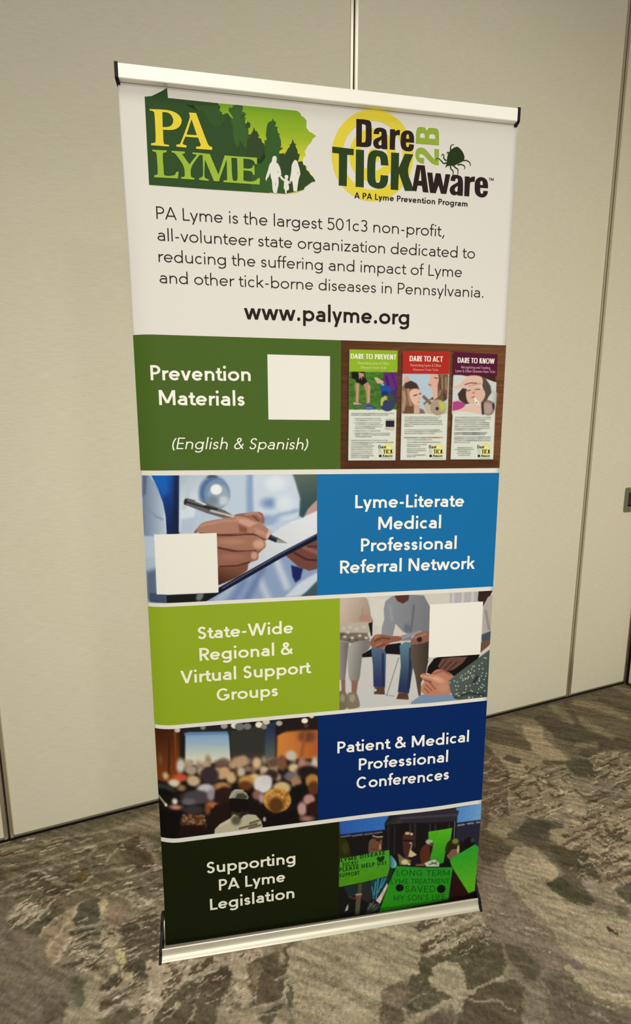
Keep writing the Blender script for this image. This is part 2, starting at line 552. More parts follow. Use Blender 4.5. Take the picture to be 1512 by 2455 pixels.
def sheet_pos(u, v, off):
    u = np.asarray(u, float); v = np.asarray(v, float)
    u = u - 0.0062 * np.clip(u / HW, 0, 1) * np.clip((0.25 - v) / 0.25, 0, 1)
    d = sheet_disp(u, v) - off
    return np.stack([u, v * math.sin(LEAN) + d * math.cos(LEAN), v * math.cos(LEAN) - d * math.sin(LEAN)], -1)

M_print = new_mat('printed_vinyl', rough=0.62, spec=0.09)
_at = node(M_print, 'ShaderNodeVertexColor', layer_name='Col')
link(M_print, _at.outputs['Color'], M_print.node_tree.nodes['Principled BSDF'].inputs['Base Color'])
INK = 0.88
def ink(c):
    return np.clip(lin(c) * INK, 0, 1)

def set_colors(me, cols_per_loop):
    at = me.color_attributes.new('Col', 'FLOAT_COLOR', 'CORNER')
    rgba = np.ones((len(cols_per_loop), 4), dtype=np.float32)
    rgba[:, :3] = cols_per_loop
    at.data.foreach_set('color', rgba.ravel())

class Print:
    """flat inks on the vinyl; every later layer lies a hair above the one before"""
    def __init__(s, base=0.0004):
        s.V = []; s.Fc = []; s.S = []; s.K = []; s.off = base; s.n = 0
    def layer(s, d=0.00012): s.off += d
    def faces(s, pts, faces, cols):
        p = np.array(pts, float)
        s.V.append(sheet_pos(p[:, 0], p[:, 1], s.off))
        for f, c in zip(faces, cols):
            s.Fc += [i + s.n for i in f]; s.S.append(len(f))
            c = np.atleast_2d(c)
            s.K.append(np.repeat(c, len(f), 0) if len(c) == 1 else c)
        s.n += len(p)
    def polys(s, polys, col):
        c = ink(col)
        for q in polys: s.faces(q, [range(len(q))], [c])
    def shape(s, outer, col, holes=()):
        """outline given in sheet coordinates, with holes; sliced so it follows the vinyl"""
        rings = [list(outer)] + [list(h) for h in holes]
        tri = tessellate_polygon([[Vector((p[0], p[1], 0)) for p in r] for r in rings])
        flat = [p for r in rings for p in r]
        c = col if callable(col) else ink(col)
        cols = []
        for t in tri:
            cols.append(np.array([ink(c(*flat[i])) for i in t]) if callable(c) else c)
        s.faces(flat, tri, cols)
    def rect(s, u0, u1, vb, vt, col, n=60, m=14):
        """panel between two printed edges vb(u), vt(u)"""
        us = np.linspace(u0, u1, n); ts = np.linspace(0, 1, m)
        U, T = np.meshgrid(us, ts)
        V = vb(U) * (1 - T) + vt(U) * T
        s.faces(np.stack([U.ravel(), V.ravel()], 1), grid_faces(n, m).tolist(), [ink(col)] * ((n - 1) * (m - 1)))
    def text(s, face, string, p0, p1, top, col, shear=0.0):
        """p0, p1 ends of the baseline, top a point at cap height over p0 (sheet coordinates)"""
        p0, p1, top = (np.array(q, float) for q in (p0, p1, top))
        P, w = face.layout(string)
        ex = (p1 - p0) / w
        if abs(ex[1]) < 0.2 * abs(ex[0]):
            ey = np.array([0, (top - p0)[1] - (top - p0)[0] * ex[1] / ex[0]]) / 0.708
        else:
            ey = (top - p0 - ex * ((top - p0) @ ex) / (ex @ ex)) / 0.708
        off = s.off
        for q, k in P:
            s.off = off + 0.00002 * k
            s.polys([[p0 + ex * (x + shear * y) + ey * y for x, y in q]], col)
        s.off = off
    def build(s, name, parent, label=None):
        me = mesh_np(name, np.vstack(s.V), s.Fc, s.S)
        set_colors(me, np.vstack(s.K))
        o = add_obj(name, me, M_print, parent)
        if label: o['label'] = label
        return o

def edge(a, b):
    """printed horizontal edge through two measured points -> v(u)"""
    (u0, v0), (u1, v1) = uv(*a), uv(*b)
    return lambda u: v0 + (v1 - v0) * (u - u0) / (u1 - u0)

def photo(name, parent, u0, u1, vb, vt, paint, base, step=0.00088, off=0.0004, label=None, soft=1):
    """printed photograph: a fine grid dyed by paint(painter)"""
    nu = int((u1 - u0) / step) + 1
    um = (u0 + u1) / 2
    nv = int(float(vt(um) - vb(um)) / step) + 1
    U, T = np.meshgrid(np.linspace(u0, u1, nu), np.linspace(0, 1, nv))
    V = vb(U) * (1 - T) + vt(U) * T
    U, V = U.ravel(), V.ravel()
    P = BO + U[:, None] * BU + V[:, None] * BV
    X, Y = project(P)
    p = Painter(X, Y, base)
    paint(p)
    C = p.C.reshape(nv, nu, 3)
    for _ in range(soft):
        C[:, 1:-1] = 0.25 * C[:, :-2] + 0.5 * C[:, 1:-1] + 0.25 * C[:, 2:]
        C[1:-1] = 0.25 * C[:-2] + 0.5 * C[1:-1] + 0.25 * C[2:]
    p.C = C.reshape(-1, 3)
    f = grid_faces(nu, nv)
    me = mesh_np(name, sheet_pos(U, V, off), f.ravel(), np.full(len(f), 4), smooth=True)
    at = me.color_attributes.new('Col', 'FLOAT_COLOR', 'POINT')
    rgba = np.ones((len(U), 4), dtype=np.float32)
    rgba[:, :3] = ink(np.clip(p.C, 0, 255))
    at.data.foreach_set('color', rgba.ravel())
    o = add_obj(name, me, M_print, parent)
    if label: o['label'] = label
    return o

# ------------------------------------------------------------------ materials of the room
WALL_RGB = np.array([0.72, 0.67, 0.525])
M_fabric = new_mat('wall_fabric', WALL_RGB, rough=0.9, spec=0.15)
def _fabric(m):
    b = m.node_tree.nodes['Principled BSDF']
    tc = node(m, 'ShaderNodeTexCoord')
    mp = node(m, 'ShaderNodeMapping'); mp.inputs['Scale'].default_value = (28, 28, 260)
    link(m, tc.outputs['Object'], mp.inputs['Vector'])
    n1 = node(m, 'ShaderNodeTexNoise'); n1.inputs['Scale'].default_value = 1.0; n1.inputs['Detail'].default_value = 4
    link(m, mp.outputs[0], n1.inputs['Vector'])
    n2 = node(m, 'ShaderNodeTexNoise'); n2.inputs['Scale'].default_value = 330; n2.inputs['Detail'].default_value = 2
    link(m, tc.outputs['Object'], n2.inputs['Vector'])
    n3 = node(m, 'ShaderNodeTexNoise'); n3.inputs['Scale'].default_value = 5; n3.inputs['Detail'].default_value = 3
    link(m, tc.outputs['Object'], n3.inputs['Vector'])
    a = node(m, 'ShaderNodeMath', operation='ADD'); link(m, n1.outputs[0], a.inputs[0]); link(m, n2.outputs[0], a.inputs[1])
    r = node(m, 'ShaderNodeMapRange'); link(m, a.outputs[0], r.inputs[0])
    r.inputs[1].default_value = 0.6; r.inputs[2].default_value = 1.4; r.inputs[3].default_value = 0.90; r.inputs[4].default_value = 1.08
    hs = node(m, 'ShaderNodeMix', data_type='RGBA', blend_type='MIX')
    hs.inputs['A'].default_value = (*(WALL_RGB * np.array([1.02, 0.995, 1.03])), 1); hs.inputs['B'].default_value = (*(WALL_RGB * np.array([0.97, 1.0, 0.95])), 1)
    link(m, n3.outputs[0], hs.inputs['Factor'])
    mu = node(m, 'ShaderNodeMix', data_type='RGBA', blend_type='MULTIPLY'); mu.inputs['Factor'].default_value = 1
    link(m, hs.outputs['Result'], mu.inputs['A']); link(m, r.outputs[0], mu.inputs['B'])
    link(m, mu.outputs['Result'], b.inputs['Base Color'])
    bp = node(m, 'ShaderNodeBump'); bp.inputs['Strength'].default_value = 0.18; bp.inputs['Distance'].default_value = 0.001
    link(m, a.outputs[0], bp.inputs['Height']); link(m, bp.outputs[0], b.inputs['Normal'])
_fabric(M_fabric)

def brushed(name, col, rough, metal, axis_scale):
    m = new_mat(name, col, rough, metal)
    b = m.node_tree.nodes['Principled BSDF']
    tc = node(m, 'ShaderNodeTexCoord')
    mp = node(m, 'ShaderNodeMapping'); mp.inputs['Scale'].default_value = axis_scale
    link(m, tc.outputs['Object'], mp.inputs['Vector'])
    n = node(m, 'ShaderNodeTexNoise'); n.inputs['Scale'].default_value = 1; n.inputs['Detail'].default_value = 3
    link(m, mp.outputs[0], n.inputs['Vector'])
    r = node(m, 'ShaderNodeMapRange'); link(m, n.outputs[0], r.inputs[0])
    r.inputs[3].default_value = rough - 0.07; r.inputs[4].default_value = rough + 0.07
    link(m, r.outputs[0], b.inputs['Roughness'])
    return m
M_trim = brushed('edge_aluminium', lin((232, 226, 208)), 0.26, 0.9, (400, 400, 3))
M_alu = brushed('banner_aluminium', lin((204, 198, 180)), 0.42, 0.45, (4, 500, 500))
M_rail = brushed('satin_rail_aluminium', lin((252, 249, 238)), 0.42, 0.15, (4, 500, 500))
M_seal = new_mat('seal_strip', lin((120, 116, 92)), 0.6, 0.2)
M_dark = new_mat('black_rubber', (0.006, 0.005, 0.004), 0.75, 0.0, 0.2)
M_black = new_mat('black_plastic', (0.006, 0.004, 0.004), 0.5, 0.0, 0.2)
M_chrome = new_mat('chrome', (0.85, 0.83, 0.80), 0.14, 1.0)
M_pull = brushed('pull_metal', lin((128, 130, 112)), 0.45, 0.55, (300, 300, 6))
for _m, _s in ((M_seal, 90), (M_dark, 60), (M_black, 140), (M_chrome, 30)):
    _b = _m.node_tree.nodes['Principled BSDF']
    _n = node(_m, 'ShaderNodeTexNoise'); _n.inputs['Scale'].default_value = _s
    _r = node(_m, 'ShaderNodeMapRange'); link(_m, _n.outputs[0], _r.inputs[0])
    _q = _b.inputs['Roughness'].default_value
    _r.inputs[3].default_value = _q - 0.05; _r.inputs[4].default_value = _q + 0.05
    link(_m, _r.outputs[0], _b.inputs['Roughness'])

# ------------------------------------------------------------------ operable wall of fabric panels
SEAMS = [-2.27, -1.0581, 0.1348, 1.3575, 1.7617]
WALL_TOP = 3.4
Z_SEAL, Z_PANEL = 0.0125, 0.0195
wall = empty('wall_back', (WO[0], WO[1], 0), WYAW)
tag(wall, 'long back wall of beige woven fabric partition panels', 'wall', 'structure')
GAP, TRIM = 0.0022, 0.0130

def make_panel(parent, s0, s1, frame, name):
    """one partition leaf in wall coordinates: fabric face, aluminium edge trims, bottom seal"""
    bm = bmesh.new()
    box_bm(bm, s0 + GAP + TRIM, s1 - GAP - TRIM, 0.0, 0.075, Z_PANEL, WALL_TOP)
    p = bm_obj(name, bm, M_fabric, parent)
    if parent is wall:
        for a, b, q in ((s0 + GAP, s0 + GAP + TRIM, 1), (s1 - GAP - TRIM, s1 - GAP, -1)):
            bm = bmesh.new()
            # slightly proud, rounded nose on the joint side
            x0, x1 = (a, b)
            prof = [(x0, 0.075), (x1, 0.075), (x1, 0.0005), (x1 - 0.002, -0.003), (x0 + 0.002, -0.003), (x0, 0.0005)]
            A = [bm.verts.new((x, y, Z_SEAL)) for x, y in prof]; B = [bm.verts.new((x, y, WALL_TOP)) for x, y in prof]
            for i in range(6):
                j = (i + 1) % 6; bm.faces.new((A[i], A[j], B[j], B[i]))
            bm.faces.new(A); bm.faces.new(list(reversed(B)))
            bm_obj('edge_trim', bm, M_trim, p)
        bm = bmesh.new()
        box_bm(bm, s0 + GAP + TRIM, s1 - GAP - TRIM, -0.002, 0.07, Z_SEAL, Z_PANEL, 0.001)
        bm_obj('bottom_seal', bm, M_seal, p)
    return p
for i in range(3):
    make_panel(wall, SEAMS[i], SEAMS[i + 1], None, 'wall_panel')
# dark sweep in the joints and under the panels
bm = bmesh.new()
box_bm(bm, SEAMS[0], SEAMS[-1], 0.002, 0.07, 0.0, Z_SEAL)
for s in SEAMS[:-1]:
    box_bm(bm, s - GAP * 1.6, s + GAP * 1.6, 0.022, 0.07, 0.0, WALL_TOP)
bm_obj('rubber_sweep', bm, M_dark, wall)

# narrow closing panel with a recessed pull, in the same plane
door = empty('door_1', (WO[0], WO[1], 0), WYAW)
tag(door, 'narrow beige end panel with a recessed grey pull by the corner', 'door', 'structure')
def door_bits():
    s0, s1 = SEAMS[3], SEAMS[4]
    pu, pz = wall_sz(1496.5, 1199)
    w, h = 0.105, 0.122
    x0, x1, z0, z1 = pu - 0.003, pu - 0.003 + w, pz - h / 2, pz + h / 2
    ix0, ix1, iz0, iz1 = x0 + 0.024, x1 - 0.024, z0 + 0.029, z1 - 0.024
    # leaf with an opening for the pull
    bm = bmesh.new()
    a, b = s0 + GAP + TRIM, s1 - GAP - TRIM
    for q in ((a, ix0, Z_PANEL, WALL_TOP), (ix1, b, Z_PANEL, WALL_TOP), (ix0, ix1, Z_PANEL, iz0), (ix0, ix1, iz1, WALL_TOP)):
        box_bm(bm, q[0], q[1], 0.0, 0.075, q[2], q[3])
    bm_obj('door_leaf', bm, M_fabric, door)
    for q in ((s0 + GAP, a), (b, s1 - GAP)):
        bm = bmesh.new(); box_bm(bm, q[0], q[1], -0.003, 0.075, Z_SEAL, WALL_TOP, 0.0015)
        bm_obj('edge_trim', bm, M_trim, door)
    bm = bmesh.new(); box_bm(bm, a, b, -0.002, 0.07, Z_SEAL, Z_PANEL, 0.001)
    bm_obj('bottom_seal', bm, M_seal, door)
    pull = empty('flush_pull', (0, 0, 0), 0, door)
    bm = bmesh.new()
    # rounded frame with a rectangular hole
    def rr(x0, x1, z0, z1, r, n=6):
        out = []
        for cx, cz, s in ((x1 - r, z1 - r, 0), (x0 + r, z1 - r, 90), (x0 + r, z0 + r, 180), (x1 - r, z0 + r, 270)):
            for k in range(n + 1):
                t = math.radians(s + 90 * k / n); out.append((cx + r * math.cos(t), cz + r * math.sin(t)))
        return out
    O, I = rr(x0, x1, z0, z1, 0.012), rr(ix0, ix1, iz0, iz1, 0.002)
    vo = [bm.verts.new((x, -0.004, z)) for x, z in O]; vi = [bm.verts.new((x, -0.004, z)) for x, z in I]
    vb = [bm.verts.new((x, 0.0, z)) for x, z in O]; vd = [bm.verts.new((x, 0.035, z)) for x, z in I]
    n = len(O)
    for i in range(n):
        j = (i + 1) % n
        bm.faces.new((vo[i], vo[j], vi[j], vi[i])); bm.faces.new((vb[i], vb[j], vo[j], vo[i])); bm.faces.new((vi[i], vi[j], vd[j], vd[i]))
    bm_obj('pull_frame', bm, M_pull, pull)
    bm = bmesh.new(); box_bm(bm, ix0, ix1, 0.034, 0.04, iz0, iz1)
    o = bm_obj('pull_recess', bm, M_dark, pull)
door_bits()

# adjoining wall that comes forward from the corner
corner = WO + WU * SEAMS[-1]
ra = math.radians(-8)
wr = empty('wall_right', (float(corner[0]), float(corner[1]), 0), math.atan2(-math.cos(ra), -math.sin(ra)))
tag(wr, 'beige fabric wall coming forward from the right corner', 'wall', 'structure')
bm = bmesh.new(); box_bm(bm, 0.020, 1.1, 0.004, 0.08, Z_PANEL, WALL_TOP); bm_obj('wall_panel', bm, M_fabric, wr)
bm = bmesh.new(); box_bm(bm, 0.020, 1.1, 0.002, 0.075, Z_SEAL, Z_PANEL); bm_obj('bottom_seal', bm, M_seal, wr)
bm = bmesh.new(); box_bm(bm, 0.0, 1.1, 0.018, 0.07, 0.0, Z_SEAL); box_bm(bm, 0.002, 0.020, 0.006, 0.07, 0.0, WALL_TOP); bm_obj('rubber_sweep', bm, M_dark, wr)

# ------------------------------------------------------------------ carpet
M_carpet = new_mat('carpet', rough=0.95, spec=0.08)
def _carpet(m):
    b = m.node_tree.nodes['Principled BSDF']
    at = node(m, 'ShaderNodeVertexColor', layer_name='Col')
    tc = node(m, 'ShaderNodeTexCoord')
    mp = node(m, 'ShaderNodeMapping'); mp.inputs['Rotation'].default_value = (0, 0, 0.337); mp.inputs['Scale'].default_value = (0.22, 1.0, 1)
    link(m, tc.outputs['Object'], mp.inputs['Vector'])
    n1 = node(m, 'ShaderNodeTexNoise'); n1.inputs['Scale'].default_value = 130; n1.inputs['Detail'].default_value = 4
    link(m, mp.outputs[0], n1.inputs['Vector'])
    n2 = node(m, 'ShaderNodeTexNoise'); n2.inputs['Scale'].default_value = 420; n2.inputs['Detail'].default_value = 2
    link(m, tc.outputs['Object'], n2.inputs['Vector'])
    a = node(m, 'ShaderNodeMath', operation='ADD'); link(m, n1.outputs[0], a.inputs[0]); link(m, n2.outputs[0], a.inputs[1])
    r = node(m, 'ShaderNodeMapRange'); link(m, a.outputs[0], r.inputs[0])
    r.inputs[1].default_value = 0.6; r.inputs[2].default_value = 1.4; r.inputs[3].default_value = 0.72; r.inputs[4].default_value = 1.28
    mu = node(m, 'ShaderNodeMix', data_type='RGBA', blend_type='MULTIPLY'); mu.inputs['Factor'].default_value = 1
    link(m, at.outputs['Color'], mu.inputs['A']); link(m, r.outputs[0], mu.inputs['B'])
    link(m, mu.outputs['Result'], b.inputs['Base Color'])
    bp = node(m, 'ShaderNodeBump'); bp.inputs['Strength'].default_value = 0.5; bp.inputs['Distance'].default_value = 0.002
    link(m, a.outputs[0], bp.inputs['Height']); link(m, bp.outputs[0], b.inputs['Normal'])
_carpet(M_carpet)

CL, CM, CD, CX = (168, 150, 112), (132, 117, 86), (92, 80, 54), (104, 92, 66)   # yarns: light, middle, dark, warm dark
def carpet_pattern(p, s, t):
    """woven strokes; s runs along the wall, t away from it"""
    base = fbm(s * 2.2, t * 1.1, 5, 4)
    w = np.clip((base - 0.38) / 0.24, 0, 1)[:, None]
    p.C[:] = np.array(CX, float) * (1 - w) + np.array(CM, float) * w
    m = fbm(s * 5, t * 5, 41, 4)
    p.C *= (0.93 + 0.14 * m)[:, None]
    L, Mi, D, X = CL, CM, CD, CX
    def P(pts, c, b=10, sm=True, op=1.0): p.poly(pts, c, b, sm, op)
    def S(pts, w, c, b=8, op=0.9): p.line(pts, w, c, b, True, op)
    # ---- left of the stand
    p.use(E1)
    P([(-200, 480), (700, 280), (1400, 120), (1420, 800), (900, 900), (400, 1000), (-200, 1080)], (106, 94, 66), 60)
    P([(1050, 280), (1250, 190), (1390, 150), (1390, 330), (1200, 340), (1050, 330)], (140, 122, 88), 40)
    for q in ([(-60, 570), (200, 530), (500, 420), (900, 330), (1250, 250)], [(0, 640), (300, 600), (620, 500), (950, 410)],
              [(-40, 780), (180, 720), (420, 650), (700, 570), (800, 520)], [(330, 610), (600, 540), (900, 450), (1200, 370)],
              [(0, 490), (300, 440), (600, 380)], [(-50, 905), (300, 850), (650, 790), (700, 760)], [(300, 930), (650, 850), (1000, 760), (1300, 680)],
              [(800, 690), (1100, 650), (1380, 640)], [(850, 920), (1150, 830), (1390, 770)]):
        S(q, 20, (142, 126, 92), 22, 0.85)
    for q in ([(0, 690), (200, 650), (420, 600)], [(120, 520), (420, 460), (700, 390)], [(500, 690), (580, 640)], [(60, 850), (300, 800)], [(560, 560), (900, 470)]):
        S(q, 22, (84, 74, 50), 24, 0.8)
    P([(180, 810), (240, 710), (330, 690), (420, 750), (430, 800), (330, 830)], (86, 78, 54), 16)
    S([(190, 800), (250, 700), (340, 680), (430, 740), (600, 790), (690, 800)], 18, (144, 126, 94), 18)
    P([(350, 880), (420, 810), (560, 800), (640, 830), (520, 890)], (86, 74, 52), 14)
    P([(650, 760), (690, 690), (740, 690), (760, 720), (720, 790)], (96, 80, 44), 20)
    S([(700, 810), (790, 710)], 20, (150, 132, 98), 10)
    S([(910, 600), (1000, 490)], 18, (150, 132, 98), 10)
    S([(760, 560), (840, 470)], 22, (132, 118, 86), 20)
    P([(1060, 440), (1230, 380), (1320, 560), (1340, 640), (1180, 660), (1050, 560)], (92, 78, 54), 30)
    S([(1230, 390), (1320, 520), (1370, 640)], 40, (146, 126, 94), 34)
    P([(-200, 1090), (60, 1060), (250, 1180), (420, 1380), (620, 1560), (700, 1720), (560, 2100), (-200, 2100)], (112, 99, 74), 40)
    P([(60, 1100), (130, 960), (390, 960), (420, 1010), (300, 1100), (130, 1140)], (136, 120, 88), 26)
    for q in ([(90, 1080), (150, 1000)], [(180, 1140), (270, 1040), (330, 980)], [(250, 1150), (380, 1030)]):
        S(q, 22, (158, 142, 106), 16)
    P([(230, 1180), (470, 1010), (560, 1030), (400, 1160), (330, 1240)], (90, 84, 60), 20)
    P([(320, 1230), (560, 1030), (700, 940), (715, 960), (650, 1120), (590, 1260), (480, 1470), (400, 1420), (370, 1360), (430, 1250)], (138, 118, 84), 14)
    S([(410, 1370), (540, 1180), (690, 970)], 26, (164, 142, 104), 14)
    S([(480, 1470), (560, 1330), (620, 1250)], 34, (170, 148, 112), 14)
    S([(340, 1220), (480, 1080)], 14, (160, 140, 104), 10)
    P([(700, 960), (860, 930), (850, 1100), (640, 1170)], (86, 80, 58), 14)
    P([(850, 950), (900, 920), (940, 1000), (930, 1080), (880, 1090), (840, 1010)], (166, 148, 104), 14)
    P([(940, 960), (1080, 940), (1130, 1200), (1000, 1240), (930, 1100)], (132, 112, 82), 24)
    S([(960, 1240), (1130, 1220), (1120, 1120)], 26, (164, 144, 110), 16)
    for q in ([(620, 1180), (840, 1130)], [(640, 1300), (880, 1200), (960, 1150)], [(600, 1330), (880, 1270)], [(640, 1450), (820, 1370)], [(680, 1500), (960, 1430)]):
        S(q, 26, (156, 138, 102), 16)
    for q in ([(620, 1230), (820, 1170)], [(680, 1270), (860, 1210)], [(610, 1380), (870, 1320)], [(680, 1460), (900, 1390)], [(560, 1500), (760, 1450)]):
        S(q, 30, (80, 72, 50), 14)
    P([(880, 1200), (980, 1190), (1030, 1260), (960, 1340), (880, 1320)], (160, 142, 104), 18)
    P([(1090, 1120), (1360, 1080), (1380, 1480), (1240, 1600), (1100, 1560), (1060, 1330)], (92, 80, 58), 26)
    for y in (1140, 1200, 1260, 1320, 1400):
        S([(1100, y + 20), (1340, y - 50)], 14, (136, 118, 88), 14, 0.7)
    P([(1010, 1360), (1060, 1320), (1090, 1420), (1070, 1520), (960, 1560), (1000, 1460)], (162, 146, 98), 14)
    P([(1060, 1560), (1160, 1560), (1130, 1640), (1080, 1650)], (158, 140, 96), 14)
    P([(900, 1650), (1000, 1560), (1060, 1600), (1050, 1670), (900, 1720), (860, 1660)], (88, 74, 54), 14)
    S([(830, 1700), (840, 1580), (880, 1500)], 40, (150, 132, 94), 16)
    S([(860, 1680), (940, 1570)], 14, (146, 128, 92), 8)
    S([(860, 1740), (1020, 1700), (1100, 1640)], 34, (152, 132, 98), 16)
    P([(870, 1820), (1040, 1740), (1100, 1760), (980, 1850), (870, 1880)], (90, 78, 56), 12)
    S([(850, 1920), (1000, 1850), (1180, 1800)], 44, (154, 136, 102), 14)
    P([(840, 1960), (1160, 1850), (1180, 1930), (850, 2100)], (94, 84, 58), 14)
    P([(720, 1660), (800, 1600), (860, 1760), (840, 1960), (880, 2100), (560, 2100), (580, 1800), (700, 1860)], (142, 126, 92), 22)
    P([(600, 1600), (720, 1640), (710, 1820), (620, 1780)], (92, 86, 60), 30)
    P([(380, 1880), (560, 1800), (570, 1900), (420, 2000)], (96, 86, 62), 40)
    P([(1260, 1480), (1320, 1450), (1420, 1560), (1460, 1760), (1380, 1990), (1230, 1960), (1240, 1760), (1280, 1640)], (160, 140, 104), 18)
    P([(1120, 1720), (1200, 1640), (1270, 1700), (1200, 1800)], (136, 120, 86), 20)
    # ---- in front of the stand
    p.use(E2)
    P([(-60, 470), (200, 440), (700, 370), (860, 330), (900, 380), (780, 470), (560, 490), (400, 560), (220, 640), (60, 800), (-60, 820)], (158, 138, 102), 18)
    P([(60, 680), (140, 520), (160, 540), (90, 690)], (96, 80, 56), 10)
    P([(140, 620), (190, 550), (215, 570), (170, 640)], (100, 84, 60), 10)
    P([(10, 780), (40, 690), (50, 780)], (90, 76, 52), 8)
    P([(270, 520), (400, 420), (480, 410), (440, 490), (330, 560)], (94, 80, 56), 12)
    S([(350, 510), (385, 430)], 22, (166, 146, 110), 8)
    P([(90, 770), (250, 640), (420, 580), (560, 500), (640, 560), (620, 640), (500, 860), (460, 1040), (-40, 1040), (20, 860)], (94, 82, 58), 20)
    P([(460, 540), (540, 500), (600, 490), (640, 580), (560, 640), (450, 640)], (88, 72, 52), 16)
    S([(420, 740), (540, 690)], 10, (140, 122, 92), 12)
    S([(260, 980), (300, 920), (330, 830)], 26, (156, 140, 100), 10)
    P([(130, 860), (170, 790), (190, 850), (150, 880)], (142, 126, 92), 18)
    S([(200, 800), (420, 720)], 12, (128, 112, 84), 14, 0.7)
    P([(620, 480), (780, 460), (790, 700), (750, 860), (720, 760), (640, 700), (640, 600)], (160, 140, 102), 12)
    P([(570, 700), (640, 680), (690, 800), (640, 1020), (470, 1020), (520, 880)], (142, 124, 92), 18)
    P([(780, 470), (880, 470), (860, 560), (830, 700), (790, 760)], (122, 102, 72), 16)
    P([(820, 440), (1040, 350), (1150, 300), (1140, 420), (1090, 640), (1050, 780), (820, 850), (800, 760), (860, 600), (890, 470)], (92, 80, 56), 14)
    S([(1050, 340), (1060, 460)], 40, (142, 122, 88), 22)
    S([(820, 840), (860, 560)], 12, (146, 130, 92), 12)
    S([(780, 880), (900, 830), (1050, 770)], 26, (158, 140, 104), 10)
    S([(1020, 600), (1110, 560)], 26, (150, 130, 98), 16)
    P([(1130, 320), (1500, 210), (1900, 140), (1900, 1000), (1300, 1040), (1140, 880), (1100, 640), (1120, 470)], (152, 134, 96), 12)
    S([(1095, 800), (1090, 660), (1120, 600)], 18, (166, 148, 112), 10)
    P([(1110, 720), (1130, 640), (1165, 700), (1165, 810), (1140, 850), (1110, 800)], (92, 84, 60), 8)
    P([(680, 940), (760, 860), (900, 880), (1080, 840), (1120, 980), (1000, 1040), (660, 1040)], (142, 124, 90), 24)
    P([(870, 920), (1060, 820), (1040, 900), (930, 1020)], (88, 78, 56), 18)
    S([(830, 960), (930, 900), (1060, 900)], 16, (156, 138, 104), 12)
    for q in ([(1160, 520), (1500, 700)], [(1180, 720), (1500, 940)], [(1250, 430), (1500, 520)], [(1180, 860), (1420, 1000)]):
        S(q, 22, (128, 112, 80), 26, 0.7)
    # ---- below the right half
    p.use(E3)
    P([(-20, 340), (520, 260), (800, 215), (810, 640), (700, 720), (500, 770), (460, 880), (470, 1120), (-20, 1120)], (152, 135, 97), 14)
    for k, q in enumerate(([(250, 360), (500, 480)], [(530, 330), (780, 400)], [(600, 420), (790, 560)], [(100, 640), (300, 560)], [(120, 820), (400, 700)], [(40, 960), (300, 860)], [(380, 420), (520, 460)], [(560, 520), (700, 660)])):
        S(q, 20, (132, 115, 84), 30, 0.7)
    P([(800, 220), (980, 190), (900, 290), (815, 310)], (100, 86, 62), 8)
    P([(800, 330), (1100, 190), (1320, 140), (1390, 180), (1390, 300), (1200, 360), (1000, 480), (860, 520), (820, 420)], (138, 120, 86), 14)
    for q in ([(820, 320), (960, 270), (1080, 190)], [(840, 380), (1080, 270), (1330, 170)], [(1080, 270), (1160, 330), (1360, 270)], [(870, 500), (1100, 400), (1240, 350)]):
        S(q, 34, (168, 148, 110), 16)
    P([(820, 460), (850, 390), (950, 370), (860, 460)], (90, 76, 52), 12)
    P([(980, 370), (1060, 320), (1060, 350), (1000, 390)], (92, 78, 56), 10)
    P([(1150, 300), (1330, 230), (1350, 250), (1180, 320)], (98, 88, 60), 12)
    P([(820, 520), (930, 520), (1100, 450), (1240, 370), (1380, 320), (1520, 420), (1520, 700), (1240, 820), (1210, 760), (1190, 640), (1060, 560), (960, 600), (900, 680), (900, 790), (730, 880), (720, 700), (800, 660)], (92, 82, 56), 14)
    S([(1320, 490), (1400, 460)], 14, (128, 114, 84), 14)
    S([(1190, 560), (1240, 580)], 10, (150, 132, 104), 8)
    for q in ([(1180, 720), (1500, 520)], [(1120, 520), (1400, 560)]):
        S(q, 16, (108, 96, 68), 24, 0.7)
    P([(480, 880), (510, 780), (700, 720), (720, 900), (690, 1000), (690, 1120), (480, 1120)], (108, 92, 66), 20)
    P([(560, 860), (660, 800), (690, 900), (600, 960)], (126, 108, 80), 34)
    P([(905, 680), (960, 600), (1060, 560), (1160, 600), (1200, 720), (1190, 860), (1120, 900), (1060, 850), (900, 790)], (158, 140, 102), 12)
    S([(1180, 700), (1200, 800), (1160, 930)], 30, (160, 142, 100), 14)
    S([(1080, 820), (1110, 920), (1120, 1000)], 40, (156, 138, 100), 14)
    P([(730, 900), (900, 800), (1050, 860), (1040, 900), (720, 1010)], (96, 86, 60), 10)
    S([(740, 900), (880, 830)], 18, (138, 122, 90), 14)
    P([(700, 1040), (900, 960), (1060, 890), (1080, 930), (860, 1040), (700, 1120)], (150, 132, 96), 10)
    S([(690, 960), (710, 1040)], 30, (160, 140, 108), 12)
    P([(820, 1080), (1060, 980), (1100, 1120), (800, 1120)], (106, 90, 66), 16)
    S([(1230, 820), (1350, 780), (1520, 690)], 30, (158, 140, 104), 10)
    P([(1260, 830), (1520, 730), (1700, 760), (1700, 1120), (1180, 1120), (1180, 900), (1230, 870)], (94, 82, 58), 10)
    S([(1200, 850), (1290, 900), (1400, 890), (1512, 910), (1640, 980)], 22, (150, 132, 98), 10)
    for q in ((1180, 910), (1160, 980), (1120, 1000)): p.ell(*q, 24, 14, (166, 148, 116), 10, 40)
    # ---- right of the stand
    p.use(E4)
    P([(40, 560), (300, 480), (380, 760), (560, 900), (800, 1150), (900, 1400), (760, 1560), (420, 1430), (300, 1280), (80, 1200), (60, 900)], (126, 109, 82), 60)
